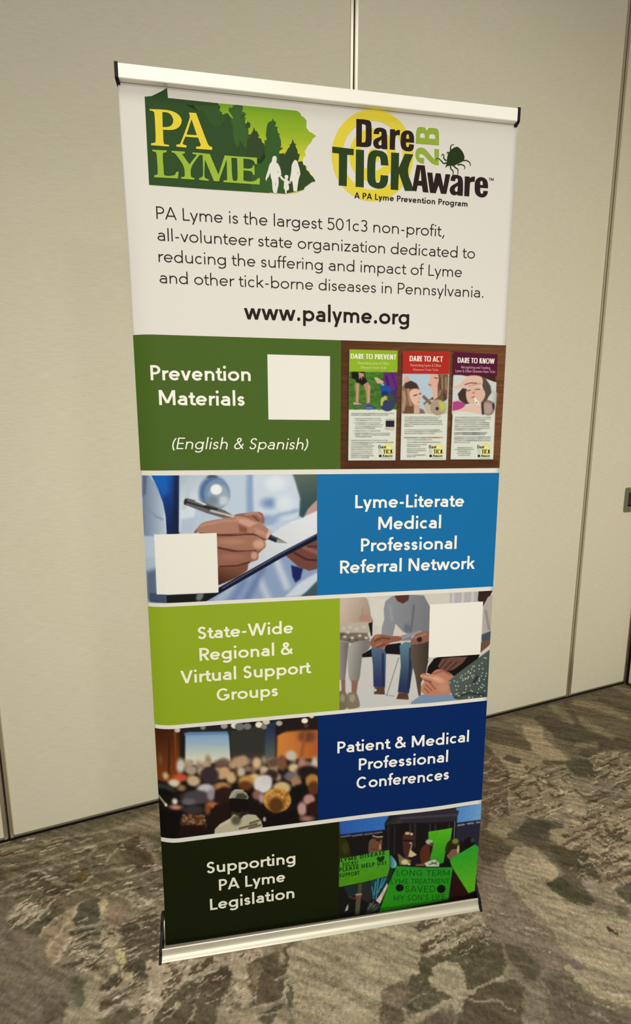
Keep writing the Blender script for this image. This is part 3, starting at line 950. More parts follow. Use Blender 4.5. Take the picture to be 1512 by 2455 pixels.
    P([(300, 620), (290, 480), (350, 360), (460, 330), (600, 380), (720, 470), (800, 560), (800, 610), (700, 680), (760, 760), (980, 890), (1200, 980), (1512, 1060), (1700, 1100), (1700, 1850), (1300, 1830), (1000, 1660), (860, 1480), (1020, 1520), (900, 1380), (800, 1300), (760, 1150), (500, 900), (380, 760)], (154, 137, 99), 18)
    P([(520, 500), (600, 450), (700, 460), (790, 560), (800, 610), (720, 640), (600, 560)], (166, 146, 106), 12)
    rs = np.random.RandomState(4)
    for k in range(190):
        x, y = rs.uniform(60, 1560), rs.uniform(600, 1850)
        if y > 900 + 0.75 * x and x < 900: continue
        l = rs.uniform(90, 260)
        S([(x, y), (x + l, y + l * 0.32)], rs.uniform(5, 13), (122, 106, 78) if rs.rand() < .6 else (172, 154, 114), 8, 0.7)
    P([(140, 240), (330, 260), (540, 320), (700, 420), (820, 540), (860, 600), (700, 690), (860, 830), (1000, 880), (1130, 890), (1150, 840), (1060, 700), (1030, 640), (1080, 600), (1220, 690), (1210, 610), (1150, 520), (1080, 450), (1060, 380), (860, 350), (740, 280), (720, 200), (860, 150), (820, 90), (540, 50), (420, 150), (320, 190)], (98, 87, 62), 22)
    P([(400, 220), (420, 140), (520, 90), (720, 90), (700, 180), (620, 220), (700, 290), (480, 260)], (86, 78, 58), 24)
    P([(740, 300), (900, 330), (1080, 400), (1150, 520), (1000, 520), (820, 500)], (88, 78, 54), 26)
    P([(700, 690), (860, 640), (960, 740), (1150, 850), (1060, 890), (900, 850)], (84, 78, 52), 20)
    P([(1030, 660), (1080, 610), (1200, 760), (1160, 810), (1090, 760)], (142, 124, 96), 18)
    P([(30, 180), (150, 190), (340, 350), (280, 420), (120, 500), (30, 380)], (100, 88, 62), 22)
    P([(110, 120), (220, 60), (330, 100), (300, 240), (200, 220)], (150, 132, 92), 18)
    P([(730, 170), (860, 150), (930, 230), (840, 300), (780, 280)], (152, 136, 96), 12)
    P([(830, 210), (870, 190), (920, 210), (870, 250)], (100, 86, 60), 8)
    P([(880, 60), (1180, 60), (1512, -30), (1700, -30), (1700, 680), (1300, 690), (1200, 560), (1110, 440), (1090, 360), (940, 360), (880, 320), (980, 240), (980, 160), (860, 150)], (150, 130, 94), 16)
    for q in ([(870, 300), (1080, 170), (1200, 130)], [(980, 190), (1100, 140), (1200, 90)]):
        S(q, 34, (102, 84, 60), 12)
    for q in ([(880, 320), (1100, 230), (1180, 190)], [(960, 220), (1130, 150)]):
        S(q, 12, (166, 144, 108), 8)
    P([(940, 350), (1100, 250), (1100, 340)], (112, 92, 66), 10)
    P([(1300, 210), (1340, 150), (1460, 130), (1470, 200), (1380, 270), (1320, 230)], (98, 84, 60), 12)
    for q in ([(1100, 400), (1180, 420)], [(1190, 520), (1440, 440)], [(1150, 250), (1260, 320)], [(1200, 190), (1310, 330)], [(1250, 90), (1290, 170)], [(1230, 620), (1420, 560)], [(1280, 650), (1512, 570)], [(1180, 430), (1350, 380)], [(1130, 180), (1210, 160)], [(1350, 480), (1480, 420)]):
        S(q, 30, (104, 86, 62), 14)
    for q in ([(1120, 430), (1160, 500), (1360, 430)], [(1090, 210), (1110, 300), (1190, 350)], [(1260, 200), (1320, 320)], [(1190, 560), (1330, 600)], [(1400, 400), (1512, 330)]):
        S(q, 14, (168, 148, 110), 10)
    P([(1350, 750), (1480, 690), (1640, 640), (1640, 900), (1512, 890)], (98, 90, 64), 12)
    S([(1320, 720), (1480, 660)], 16, (164, 148, 110), 8); S([(1350, 750), (1420, 840), (1512, 950)], 16, (160, 144, 106), 10)
    P([(1340, 900), (1420, 880), (1490, 960), (1480, 1010), (1380, 1000)], (110, 98, 70), 40)
    P([(1280, 1120), (1330, 1130), (1350, 1165), (1385, 1160), (1392, 1200), (1370, 1185), (1300, 1160)], (70, 62, 40), 6, False)
    P([(760, 1350), (880, 1360), (1010, 1450), (1030, 1540), (900, 1470)], (130, 112, 88), 30)
    P([(280, 1280), (420, 1320), (600, 1460), (640, 1560), (560, 1640), (430, 1540), (330, 1420)], (96, 84, 60), 40)
    P([(640, 1660), (760, 1560), (900, 1740), (1100, 1860), (1300, 1900), (1600, 2000), (1600, 2100), (700, 2100), (640, 1900)], (104, 92, 68), 50)
    P([(480, 1700), (640, 1660), (700, 1900), (760, 2100), (480, 2100)], (124, 110, 80), 30)
    for q in ([(820, 1760), (900, 1780)], [(900, 1850), (970, 1950)], [(1100, 1960), (1300, 2010)], [(650, 1640), (720, 1760)]):
        S(q, 22, (146, 128, 100), 16)
    # ---- by the wall at right
    p.use(E5)
    P([(50, 540), (850, 320), (1400, 160), (1700, 120), (1700, 820), (1380, 840), (1200, 860), (1140, 960), (1240, 1090), (1120, 1110), (960, 1000), (880, 860), (760, 740), (700, 620), (540, 500)], (110, 98, 70), 30)
    P([(550, 510), (700, 500), (900, 570), (1000, 560), (1100, 640), (1500, 740), (1512, 820), (1200, 830), (1140, 900), (1060, 900), (1000, 870), (960, 760), (800, 720), (700, 640)], (92, 82, 60), 26)
    for q in ([(960, 350), (1200, 400), (1450, 500)], [(1000, 520), (1180, 620), (1320, 700)], [(720, 390), (920, 540)], [(980, 780), (1150, 780)], [(1350, 180), (1512, 260)]):
        S(q, 60, (142, 126, 88), 50, 0.8)
    for q in ([(850, 360), (960, 520)], [(1200, 320), (1512, 420)], [(900, 600), (1400, 760)]):
        S(q, 40, (92, 82, 58), 40, 0.7)
    P([(420, 590), (520, 580), (620, 600), (640, 700), (760, 800), (880, 920), (640, 900), (520, 830)], (160, 140, 100), 14)
    P([(60, 780), (240, 780), (500, 840), (560, 880), (640, 930), (560, 1000), (420, 1100), (300, 1060), (180, 900)], (152, 134, 94), 18)
    P([(60, 600), (300, 620), (480, 740), (500, 830), (330, 800), (60, 720)], (104, 92, 64), 26)
    P([(230, 910), (300, 880), (410, 920), (390, 965), (280, 940)], (98, 86, 62), 10)
    P([(640, 930), (840, 940), (830, 970), (660, 980)], (104, 88, 62), 10)
    P([(440, 1000), (480, 980), (520, 1040), (480, 1060)], (102, 88, 64), 12)
    P([(860, 940), (1100, 930), (1150, 1010), (1300, 1090), (1120, 1110), (960, 1080)], (92, 84, 60), 18)
    P([(30, 820), (130, 860), (300, 1080), (290, 1200), (300, 1480), (120, 1500), (30, 1640)], (112, 94, 68), 16)
    P([(300, 1100), (520, 1060), (760, 1120), (880, 1380), (700, 1500), (460, 1480), (300, 1400)], (138, 120, 86), 18)
    for q in ([(60, 1060), (160, 960)], [(70, 1130), (260, 1060)], [(40, 1240), (280, 1170)], [(40, 1300), (280, 1230)], [(60, 960), (120, 900)], [(160, 980), (240, 1040)]):
        S(q, 12, (150, 130, 96), 8)
    for q in ([(310, 1220), (410, 1180)], [(490, 1170), (580, 1130)], [(600, 1120), (700, 1080)], [(420, 1310), (520, 1310)], [(360, 1260), (400, 1290)], [(560, 1180), (600, 1240)], [(690, 1150), (740, 1200), (820, 1250)], [(590, 1290), (610, 1310)], [(780, 1390), (860, 1340)], [(560, 1360), (620, 1350)], [(540, 1450), (680, 1400)], [(600, 1500), (740, 1440)], [(380, 1400), (460, 1380)]):
        S(q, 30, (94, 78, 54), 12)
    for q in ([(290, 1200), (300, 1420)], [(380, 1360), (430, 1380)], [(540, 1510), (740, 1440)], [(330, 1480), (560, 1420)], [(520, 1080), (580, 1160), (620, 1200)], [(100, 1470), (180, 1520)]):
        S(q, 18, (164, 144, 106), 12)
    P([(760, 1120), (900, 1160), (960, 1260), (1060, 1380), (1040, 1480), (900, 1500), (840, 1340)], (154, 136, 98), 20)
    P([(1090, 920), (1200, 850), (1380, 840), (1512, 860), (1600, 1100), (1400, 1080), (1300, 1090), (1160, 1000)], (126, 110, 80), 18)
    for q in ([(1090, 920), (1250, 850)], [(1140, 990), (1180, 920), (1260, 980), (1380, 1060)], [(1360, 1130), (1512, 1050)], [(1300, 1280), (1512, 1180)], [(960, 1210), (1080, 1270), (1240, 1220)], [(1080, 1390), (1280, 1300)], [(1400, 900), (1440, 1000)]):
        S(q, 18, (160, 142, 104), 10)
    for q in ([(960, 1230), (1060, 1300), (1250, 1270)], [(1310, 1210), (1512, 1130)], [(1080, 1360), (1270, 1290)], [(1280, 960), (1420, 1020)], [(1160, 1240), (1220, 1210)], [(1080, 1500), (1240, 1440)], [(1350, 1420), (1500, 1370)]):
        S(q, 26, (98, 84, 60), 12)

def scribbles(p, s, t):
    """short broken strokes of light and dark yarn inside the scratchy fields"""
    rs = np.random.RandomState(21)
    fields = [(E5, 20, 900, 1010, 1500, 90, (-0.33, 0.55)), (E5, 1060, 1700, 860, 1500, 80, (-0.42, 0.6)), (E4, 890, 1600, 0, 640, 120, (-0.42, 0.7)),
              (E1, 560, 1120, 1110, 1540, 60, (-0.36, 0.9)), (E1, 80, 470, 960, 1180, 40, (-0.8, -0.5)), (E1, 1080, 1380, 820, 1480, 40, (-0.3, 0.5)),
              (E1, -60, 1380, 420, 900, 80, (-0.27, -0.2)), (E1, 900, 1440, 1480, 1990, 50, (-0.5, 0.9)), (E2, 40, 800, 380, 860, 60, (-0.45, 1.6)),
              (E3, 820, 1380, 160, 520, 60, (-0.42, 0.9)), (E3, 0, 800, 280, 1100, 70, (0.5, 0.3)), (E2, 1130, 1512, 320, 980, 40, (0.5, 0.35))]
    for tr, x0, x1, y0, y1, n, (k1, k2) in fields:
        p.use(tr)
        for _ in range(int(n * 1.5)):
            x, y = rs.uniform(x0, x1), rs.uniform(y0, y1)
            l = rs.uniform(30, 120); k = k1 + rs.normal(0, 0.06)
            if rs.rand() < 0.22: k = k2 + rs.normal(0, 0.1); l *= 0.6
            lt = rs.rand() < 0.5
            q = [(x, y), (x + l * 0.5, y + l * 0.5 * k + rs.normal(0, 3)), (x + l, y + l * k)]
            p.line(q, rs.uniform(5, 15), (176, 158, 120) if lt else (82, 70, 48), 6, True, rs.uniform(0.6, 1.0) * (0.4 if k1 > 0 else 1.0))

def build_floor():
    z = 0.0
    def patch(x0, x1, y0, y1, st):
        nx, ny = int(round((x1 - x0) / st)) + 1, int(round((y1 - y0) / st)) + 1
        A, B = np.meshgrid(np.linspace(x0, x1, nx), np.linspace(y0, y1, ny))
        return A.ravel(), B.ravel(), grid_faces(nx, ny)
    FX0, FX1, FY0, FY1 = -1.5, 2.1, 0.6, 2.5
    parts = [patch(FX0, FX1, FY0, FY1, 0.0036), patch(-4, FX0, -3, 4, 0.05), patch(FX1, 4.5, -3, 4, 0.05), patch(FX0, FX1, -3, FY0, 0.05), patch(FX0, FX1, FY1, 4, 0.05)]
    X = np.concatenate([q[0] for q in parts]); Y = np.concatenate([q[1] for q in parts])
    fs = []; n = 0
    for q in parts:
        fs.append(q[2] + n); n += len(q[0])
    fs = np.vstack(fs)
    P = np.stack([X, Y, np.full_like(X, z)], 1)
    s = P @ WU; t = -(P @ WN)
    # ragged outlines: yarn runs a few millimetres past the drawn edge, mostly across the room
    ha = P @ np.array([0.944, -0.331, 0]); hp = P @ np.array([0.331, 0.944, 0])
    w1 = (fbm(s * 60, t * 60, 3, 3) - 0.5) * 0.012 + (fbm(ha * 30, hp * 170, 13, 2) - 0.5) * 0.016
    w2 = (fbm(s * 60, t * 60, 9, 3) - 0.5) * 0.014
    Q = P + np.outer(w1, WU) - np.outer(w2, WN)
    dep = (Q - _C) @ _fw
    ok = dep > 0.25
    px, py = project(np.where(ok[:, None], Q, _C + _fw))
    px = np.where(ok, px, -9e4)
    pt = Painter(px, py, CM)
    carpet_pattern(pt, s, t)
    scribbles(pt, s, t)
    hatch = fbm(hp * 120, ha * 11, 21, 3) - 0.5
    fleck = fbm(s * 260, t * 140, 33, 2) - 0.5
    pt.C *= (1 + 0.44 * hatch + 0.34 * fleck)[:, None]
    me = mesh_np('floor', P, fs.ravel(), np.full(len(fs), 4))
    at = me.color_attributes.new('Col', 'FLOAT_COLOR', 'POINT')
    rgba = np.ones((len(P), 4), dtype=np.float32)
    rgba[:, :3] = lin(np.clip(100 + (pt.C - 100) * 1.14, 20, 255)) * CARPET_GAIN
    at.data.foreach_set('color', rgba.ravel())
    o = add_obj('floor', me, M_carpet)
    return tag(o, 'carpeted floor in olive and tan woven abstract pattern', 'floor', 'structure')
CARPET_GAIN = np.array([1.13, 1.24, 1.80])
build_floor()

# ------------------------------------------------------------------ the roll-up banner stand
stand = empty('banner_stand', (BX, BY, 0), BYAW)
tag(stand, 'tall white roll-up banner stand with printed panels in an aluminium base on the carpet', 'banner stand')

SK = 0.0050      # the base is turned very slightly against the sheet
def cassette():
    # section through the base, front (camera side) is -y
    prof = [(-0.0318, 0.0), (-0.0321, 0.0016), (-0.0288, 0.0030), (-0.0255, 0.0058), (-0.0230, 0.0095), (-0.0215, 0.0140), (-0.0207, 0.0190), (-0.0204, 0.0235), (-0.0200, 0.0252),
            (-0.0190, 0.0262), (-0.0174, 0.0262), (-0.0165, 0.0250), (-0.0162, 0.0060), (0.0105, 0.0060), (0.0115, 0.040), (0.014, 0.056), (0.020, 0.064), (0.030, 0.064),
            (0.041, 0.056), (0.047, 0.040), (0.048, 0.015), (0.046, 0.0)]
    bm = bmesh.new(); extrude_profile(bm, prof, -0.4285, 0.4185, SK, 0.42)
    base = bm_obj('cassette_base', bm, M_alu, stand, smooth=True)
    for e in (-1, 1):
        x0, x1 = (-0.4350, -0.4285) if e < 0 else (0.4185, 0.4250)
        cap = [(-0.0345, 0.0), (-0.0345, 0.004), (-0.0292, 0.0085), (-0.0258, 0.0145), (-0.0246, 0.0225), (-0.0222, 0.0275), (-0.0165, 0.0315), (-0.006, 0.039),
               (0.0035, 0.054), (0.010, 0.074), (0.020, 0.084), (0.033, 0.080), (0.045, 0.064), (0.051, 0.042), (0.052, 0.012), (0.050, 0.0)]
        bm = bmesh.new(); extrude_profile(bm, cap, x0, x1, SK, 0.42)
        bmesh.ops.bevel(bm, geom=[g for g in bm.edges if abs(g.verts[0].co.x - g.verts[1].co.x) < 1e-6], offset=0.0009, segments=2, affect='EDGES')
        c = bm_obj('end_cap', bm, M_black, stand)
        c['label'] = 'black plastic end cap'
        bm = bmesh.new()
        bmesh.ops.create_cone(bm, cap_ends=True, segments=20, radius1=0.0055, radius2=0.0042, depth=0.004, matrix=Matrix.Translation((-0.4365 if e < 0 else 0.4265, 0.002 + SK * (e * 0.43 - 0.42), 0.0455)) @ Matrix.Rotation(e * math.pi / 2, 4, 'Y'))
        b = bm_obj('cap_bolt', bm, M_chrome, c)
        b['label'] = 'chrome bolt head'
    return base
cassette()

def top_rail():
    zc = 1.9940
    prof = []
    hd, hh = 0.0125, 0.0132
    def pp(y, z): return (y + zc * math.sin(LEAN), z + zc)
    raw = [(-hd, -hh + 0.0012), (-hd, hh - 0.0015), (-hd + 0.0015, hh), (hd - 0.005, hh), (hd - 0.003, hh - 0.003), (hd - 0.003, -hh + 0.003),
           (hd - 0.006, -hh), (0.0018, -hh), (0.0018, -hh + 0.008), (-0.0016, -hh + 0.008), (-0.0016, -hh), (-hd + 0.0012, -hh)]
    bm = bmesh.new(); extrude_profile(bm, [pp(y, z) for y, z in raw], -0.4195, 0.4145)
    rail = bm_obj('top_rail', bm, M_rail, stand)
    for e in (-1, 1):
        x0, x1 = (-0.4262, -0.4195) if e < 0 else (0.4145, 0.4205)
        r = [(-hd - 0.0010, -hh), (-hd - 0.0010, hh + 0.0005), (-hd + 0.002, hh + 0.0015), (hd - 0.003, hh + 0.001), (hd - 0.002, -hh), (0.004, -hh - 0.006), (-hd + 0.003, -hh - 0.003)]
        bm = bmesh.new(); extrude_profile(bm, [pp(y, z) for y, z in r], x0, x1)
        c = bm_obj('rail_cap', bm, M_black, rail)
        c['label'] = 'black plastic rail cap'
top_rail()

# spring-loaded support pole behind the vinyl
bm = bmesh.new()
p0, p1 = Vector((0, 0.029, 0.060)), Vector((0, 0.041, 1.99))
for a, b, r in ((0.0, 0.34, 0.0075), (0.34, 0.67, 0.0068), (0.67, 1.0, 0.0060)):
    q0, q1 = p0.lerp(p1, a), p0.lerp(p1, b)
    d = q1 - q0
    bmesh.ops.create_cone(bm, cap_ends=True, segments=20, radius1=r, radius2=r, depth=d.length, matrix=Matrix.Translation((q0 + q1) / 2) @ d.to_track_quat('Z', 'Y').to_matrix().to_4x4())
bm_obj('support_pole', bm, M_alu, stand)

# the vinyl itself
M_vinyl = new_mat('white_vinyl', lin((236, 231, 222)) * 0.83, 0.60, 0.0, 0.09)
_n = node(M_vinyl, 'ShaderNodeTexNoise'); _n.inputs['Scale'].default_value = 3.0
_r = node(M_vinyl, 'ShaderNodeMapRange'); link(M_vinyl, _n.outputs[0], _r.inputs[0]); _r.inputs[3].default_value = 0.55; _r.inputs[4].default_value = 0.66
link(M_vinyl, _r.outputs[0], M_vinyl.node_tree.nodes['Principled BSDF'].inputs['Roughness'])
def vinyl():
    us = np.concatenate([np.linspace(-HW, -HW + 0.06, 16), np.linspace(-HW + 0.06, HW, 60)[1:]])
    vs = np.linspace(0.0075, V_TOP, 90)
    U, V = np.meshgrid(us, vs); U, V = U.ravel(), V.ravel()
    nu, nv = len(us), len(vs)
    a = sheet_pos(U, V, 0.0); b = sheet_pos(U, V, -0.0006)
    f = grid_faces(nu, nv); n = nu * nv
    F = [f, f[:, ::-1] + n]
    def strip(idx):
        idx = np.array(idx)
        return np.stack([idx[1:], idx[:-1], idx[:-1] + n, idx[1:] + n], 1)
    F += [strip(np.arange(nu)), strip((np.arange(nu) + (nv - 1) * nu)[::-1]), strip((np.arange(nv) * nu)[::-1]), strip(np.arange(nv) * nu + nu - 1)]
    F = np.vstack(F)
    me = mesh_np('banner_sheet', np.vstack([a, b]), F.ravel(), np.full(len(F), 4), smooth=False)
    me.polygons.foreach_set('use_smooth', np.arange(len(F)) < 2 * len(f))
    o = add_obj('banner_sheet', me, M_vinyl, stand)
    o['label'] = 'white printed vinyl sheet'
    return o
sheet = vinyl()

# ---- where the printed bands lie (measured edges, v as a line in u)
E_green_t = edge((546, 807.5), (1208, 827.8)); E_green_b = edge((342, 1128.3), (1192, 1122))
E_ph1_t = edge((343.4, 1140.2), (1192, 1133.7)); E_ph1_b = edge((490.7, 1441.4), (1177.5, 1406))
E_lime_t = edge((420, 1454.0), (1177, 1416)); E_lime_b = edge((440, 1736), (1164, 1670.8))
E_aud_t = edge((440, 1745.5), (1163.8, 1679.3)); E_aud_b = edge((471, 2004), (1151.8, 1916.8))
E_dk_t = edge((446, 2017.5), (1152, 1925.8))
E_dk_b = lambda u: np.full_like(np.asarray(u, float), 0.008)
U_green = uv(816.4, 970)[0]; U_blue = uv(759.8, 1280)[0]; U_lime = uv(813.8, 1560)[0]; U_navy = uv(761.3, 1840)[0]; U_dark = uv(811.5, 2080)[0]

def panel(u0, u1, vb, vt, col, label):
    p = Print(); p.rect(u0, u1, vb, vt, col); o = p.build('color_panel', sheet, label); return o
panel(-HW, U_green, E_green_b, E_green_t, (74, 100, 36), 'forest green panel')
panel(U_blue, HW, E_ph1_b, E_ph1_t, (20, 110, 170), 'bright blue panel')
panel(-HW, U_lime, E_lime_b, E_lime_t, (146, 170, 36), 'lime green panel')
panel(U_navy, HW, E_aud_b, E_aud_t, (0, 38, 98), 'navy blue panel')
panel(-HW, U_dark, E_dk_b, E_dk_t, (22, 28, 2), 'very dark green panel')

# ---- lettering
BOOK = Face(0.071, 0.064, 1.0, 2.0, space=0.27, track=0.004)
DEMI = Face(0.129, 0.112, 1.05, 2.05, space=0.27, track=-0.004, sb=0.066)
ITAL = Face(0.076, 0.068, 0.94, 2.0, space=0.26, track=-0.004)
GROT = Face(0.128, 0.108, 0.92, 2.5, space=0.25, track=0.014, sb=0.06)
COND = Face(0.120, 0.100, 0.60, 4.0, space=0.17, track=0.0, sb=0.04)
THINC = Face(0.075, 0.070, 0.60, 3.2, space=0.17, track=0.0, sb=0.04)
HAND = Face(0.085, 0.085, 0.85, 2.0, space=0.3, track=0.02)
HANDB = Face(0.14, 0.14, 0.85, 2.0, space=0.3, track=0.02)
INKB, WHITE = (38, 28, 24), (250, 246, 236)

pr = Print(0.0005)
for st_, a, b, c in (
        ('PA Lyme is the largest 501c3 non-profit,', C3.uv((121, 188)), C4.uv((960, 308)), C3.uv((121, 85))),
        ('all-volunteer state organization dedicated to', C3.uv((130, 367)), C4.uv((1189, 474)), C3.uv((130, 266))),
        ('reducing the suffering and impact of Lyme', C3.uv((139, 543)), C4.uv((1091, 614)), C3.uv((139, 443))),
        ('and other tick-borne diseases in Pennsylvania.', C3.uv((147, 717)), C4.uv((1253, 768)), C3.uv((147, 618)))):
    pr.text(BOOK, st_, a, b, c, INKB)
pr.build('lettering', sheet, 'thin black paragraph of four lines')
pr = Print(0.0005)
pr.text(DEMI, 'www.palyme.org', C3.uv((842, 1015)), C4.uv((693, 973)), C3.uv((842, 1015 - 140)), INKB)
pr.build('lettering', sheet, 'bold black web address')
pr = Print(0.0006)
pr.text(DEMI, 'Prevention', C5.uv((152, 360)), C5.uv((862, 367)), C5.uv((152, 253)), WHITE)
pr.text(DEMI, 'Materials', C5.uv((213, 537)), C5.uv((822, 543)), C5.uv((213, 430)), WHITE)
pr.build('lettering', sheet, 'two white words on the forest green panel')
pr = Print(0.0006)
pr.text(ITAL, '(English & Spanish)', C5.uv((300, 850)), C5.uv((1262, 853)), C5.uv((300, 768)), WHITE, shear=0.2)
pr.build('lettering', sheet, 'white slanted line in brackets on the forest green panel')
pr = Print(0.0006)
for st_, a, b, c in (('Lyme-Literate', (332, 323), (1188, 311), (332, 220)), ('Medical', (513, 493), (1006, 480), (513, 391)),
                     ('Professional', (377, 664), (1128, 643), (377, 562)), ('Referral Network', (213, 838), (1273, 800), (213, 736))):
    pr.text(DEMI, st_, C8.uv(a), C8.uv(b), C8.uv(c), WHITE)
pr.build('lettering', sheet, 'white words on the bright blue panel')
pr = Print(0.0006)
for st_, a, b, c in (('State-Wide', (390, 355), (1110, 308), (390, 260)), ('Regional &', (405, 517), (1106, 468), (405, 421)),
                     ('Virtual Support', (262, 690), (1240, 610), (262, 593)), ('Groups', (535, 820), (998, 782), (535, 727))):
    pr.text(DEMI, st_, D1.uv(a), D1.uv(b), D1.uv(c), (246, 244, 222))
pr.build('lettering', sheet, 'white words on the lime green panel')
pr = Print(0.0006)
for st_, a, b, c in (('Patient & Medical', (205, 513), (1308, 410), (205, 415)), ('Professional', (385, 655), (1130, 575), (385, 557)),
                     ('Conferences', (366, 812), (1140, 722), (366, 714))):
    pr.text(DEMI, st_, D4.uv(a), D4.uv(b), D4.uv(c), WHITE)
pr.build('lettering', sheet, 'white words on the navy blue panel')
pr = Print(0.0006)
for st_, a, b, c in (('Supporting', (412, 474), (1110, 390), (412, 383)), ('PA Lyme', (510, 607), (1030, 536), (510, 519)),
                     ('Legislation', (440, 762), (1102, 664), (440, 673))):
    pr.text(DEMI, st_, D5.uv(a), D5.uv(b), D5.uv(c), (240, 238, 222))
pr.build('lettering', sheet, 'white words on the dark green panel')

# ---- state-shaped logo with forest and family
def U(tr, pts): return [tr.uv(p) for p in pts]
def state_logo():
    p = Print(0.0004)
    out = [(252, 297), (300, 293), (335, 276), (365, 262), (408, 235), (414, 306), (760, 342), (1060, 370), (1312, 395), (1335, 410), (1345, 432), (1362, 440), (1380, 465),
           (1378, 512), (1398, 540), (1430, 557), (1446, 571), (1422, 588), (1412, 612), (1386, 640), (1376, 662), (1366, 672), (1374, 706), (1358, 718), (1352, 742), (1360, 772), (1380, 784),
           (1385, 806), (1402, 820), (1412, 842), (1430, 858), (1440, 886), (1418, 888), (1400, 906), (1374, 920), (1360, 946), (1332, 956), (1310, 964), (1225, 974), (1100, 968), (700, 942), (283, 911)]
    vt, vb = C1.uv((900, 350))[1], C1.uv((1300, 760))[1]
    top, mid, bot = np.array((122, 166, 38)), np.array((158, 184, 40)), np.array((232, 212, 58))
    def sky(u, v):
        t = min(1, max(0, (vt - v) / (vt - vb)))
        return top * (1 - t / .5) + mid * (t / .5) if t < .5 else mid * (1 - (t - .5) / .5) + bot * ((t - .5) / .5)
    # sliced in bands so the sky fades downward
    bm = bmesh.new()
    rings = U(C1, out)
    tri = tessellate_polygon([[Vector((q[0], q[1], 0)) for q in rings]])
    vs = [bm.verts.new((q[0], q[1], 0)) for q in rings]
    for t in tri: bm.faces.new([vs[i] for i in t])
    for z in np.linspace(vb - 0.02, vt + 0.01, 14):
        bmesh.ops.bisect_plane(bm, geom=bm.verts[:] + bm.edges[:] + bm.faces[:], plane_co=(0, z, 0), plane_no=(0, 1, 0))
    bm.verts.index_update()
    pts = [(v.co.x, v.co.y) for v in bm.verts]
    fs = [[v.index for v in f.verts] for f in bm.faces]
    p.faces(pts, fs, [np.array([ink(sky(*pts[i])) for i in f]) for f in fs])
    bm.free()
    p.layer()
    G2, G1 = (62, 98, 44), (50, 78, 38)      # nearer and farther trees
    back = [(760, 342), (780, 368), (770, 395), (790, 405), (792, 428), (812, 415), (830, 412), (850, 438), (868, 452), (862, 425), (838, 395), (842, 375), (862, 382), (868, 358), (886, 356), (884, 353),
            (930, 358), (938, 372), (930, 400), (940, 420), (962, 412), (940, 445), (925, 455), (958, 440), (948, 470), (955, 490), (972, 470), (990, 486), (984, 518), (974, 512), (975, 560), (1000, 560)]
    # left mass of dark forest
    p.shape(U(C1, [(252, 297), (300, 293), (335, 276), (365, 262), (408, 235), (414, 306)] + back + [(1010, 600), (1080, 620), (1110, 700), (1120, 968), (700, 942), (283, 911)]), G1)
    p.layer()
    # brighter green crowns
    p.shape(U(F2, [(180, 165), (240, 185), (235, 140), (300, 135), (372, 150), (365, 235), (410, 240), (330, 330), (415, 310), (405, 380), (370, 380), (420, 400), (415, 470), (450, 480), (450, 580), (470, 620), (480, 700), (440, 800), (380, 720), (330, 640), (310, 750), (260, 690), (230, 560), (225, 420), (170, 280), (235, 340), (225, 300), (165, 215)]), G2)
    p.shape(U(F1, [(530, 60), (920, 70), (960, 180), (1010, 170), (1000, 250), (930, 330), (880, 340), (780, 230), (740, 130), (680, 140), (620, 60)]), (54, 85, 41))
    p.layer()
    p.shape(U(F2, [(440, 620), (500, 605), (490, 560), (520, 510), (535, 455), (555, 510), (580, 515), (600, 560), (612, 580), (590, 605), (640, 625), (660, 700), (690, 760), (700, 900), (640, 980), (480, 980), (420, 800)]), (52, 72, 38))
    p.shape(U(F2, [(690, 640), (720, 650), (708, 560), (720, 460), (735, 400), (760, 378), (795, 365), (812, 322), (826, 370), (850, 375), (855, 410), (830, 435), (885, 460), (868, 475), (888, 545), (915, 555), (900, 570),
                   (925, 650), (930, 720), (915, 745), (960, 760), (905, 800), (900, 840), (980, 830), (975, 860), (1000, 815), (1020, 790), (1028, 765), (1050, 790), (1070, 780), (1060, 735), (1048, 710), (1085, 700), (1095, 618), (1112, 670), (1120, 690), (1155, 705), (1130, 715), (1165, 790), (1170, 840), (1202, 845), (1180, 930), (1165, 960), (1235, 948),
                   (1250, 1000), (1285, 1015), (1295, 1075), (1330, 1100), (1350, 1140), (1380, 1165), (1420, 1220), (1420, 1243), (1380, 1245), (1310, 1290), (1265, 1330), (1260, 1360), (1150, 1390), (980, 1420), (870, 1410), (500, 1385), (500, 980), (640, 900), (680, 800)]), (56, 92, 40))
    p.layer()
    p.shape(U(F2, [(900, 840), (975, 865), (1028, 765), (1060, 735), (1095, 640), (1130, 715), (1165, 790), (1180, 930), (1165, 960), (1235, 948), (1250, 1000), (1285, 1015), (1295, 1075), (1420, 1243), (1380, 1245), (1265, 1330), (1150, 1390), (1000, 1400), (950, 1150), (910, 1000)]), (50, 72, 38))
    p.layer()
    Y, L = (236, 214, 62), (158, 190, 62)
    p.shape(U(F1, rounded([(92, 112), (250, 118), (350, 130), (430, 165), (478, 220), (484, 275), (450, 335), (380, 368), (255, 362), (262, 520), (275, 538), (328, 545), (328, 565), (112, 549), (113, 525), (158, 520), (170, 505), (155, 160), (140, 138), (95, 128)])), Y,
            [U(F1, rounded([(248, 150), (300, 150), (350, 175), (380, 230), (378, 280), (350, 318), (310, 330), (252, 330)]))])
    p.shape(U(F1, rounded([(568, 154), (655, 160), (790, 520), (812, 560), (850, 572), (849, 606), (655, 592), (656, 566), (702, 563), (712, 545), (680, 458), (525, 446), (492, 525), (500, 540), (540, 552), (538, 578), (416, 566), (418, 542), (455, 538), (470, 522), (570, 250), (582, 200)])), Y,
            [U(F1, rounded([(600, 235), (665, 428), (540, 420)]))])
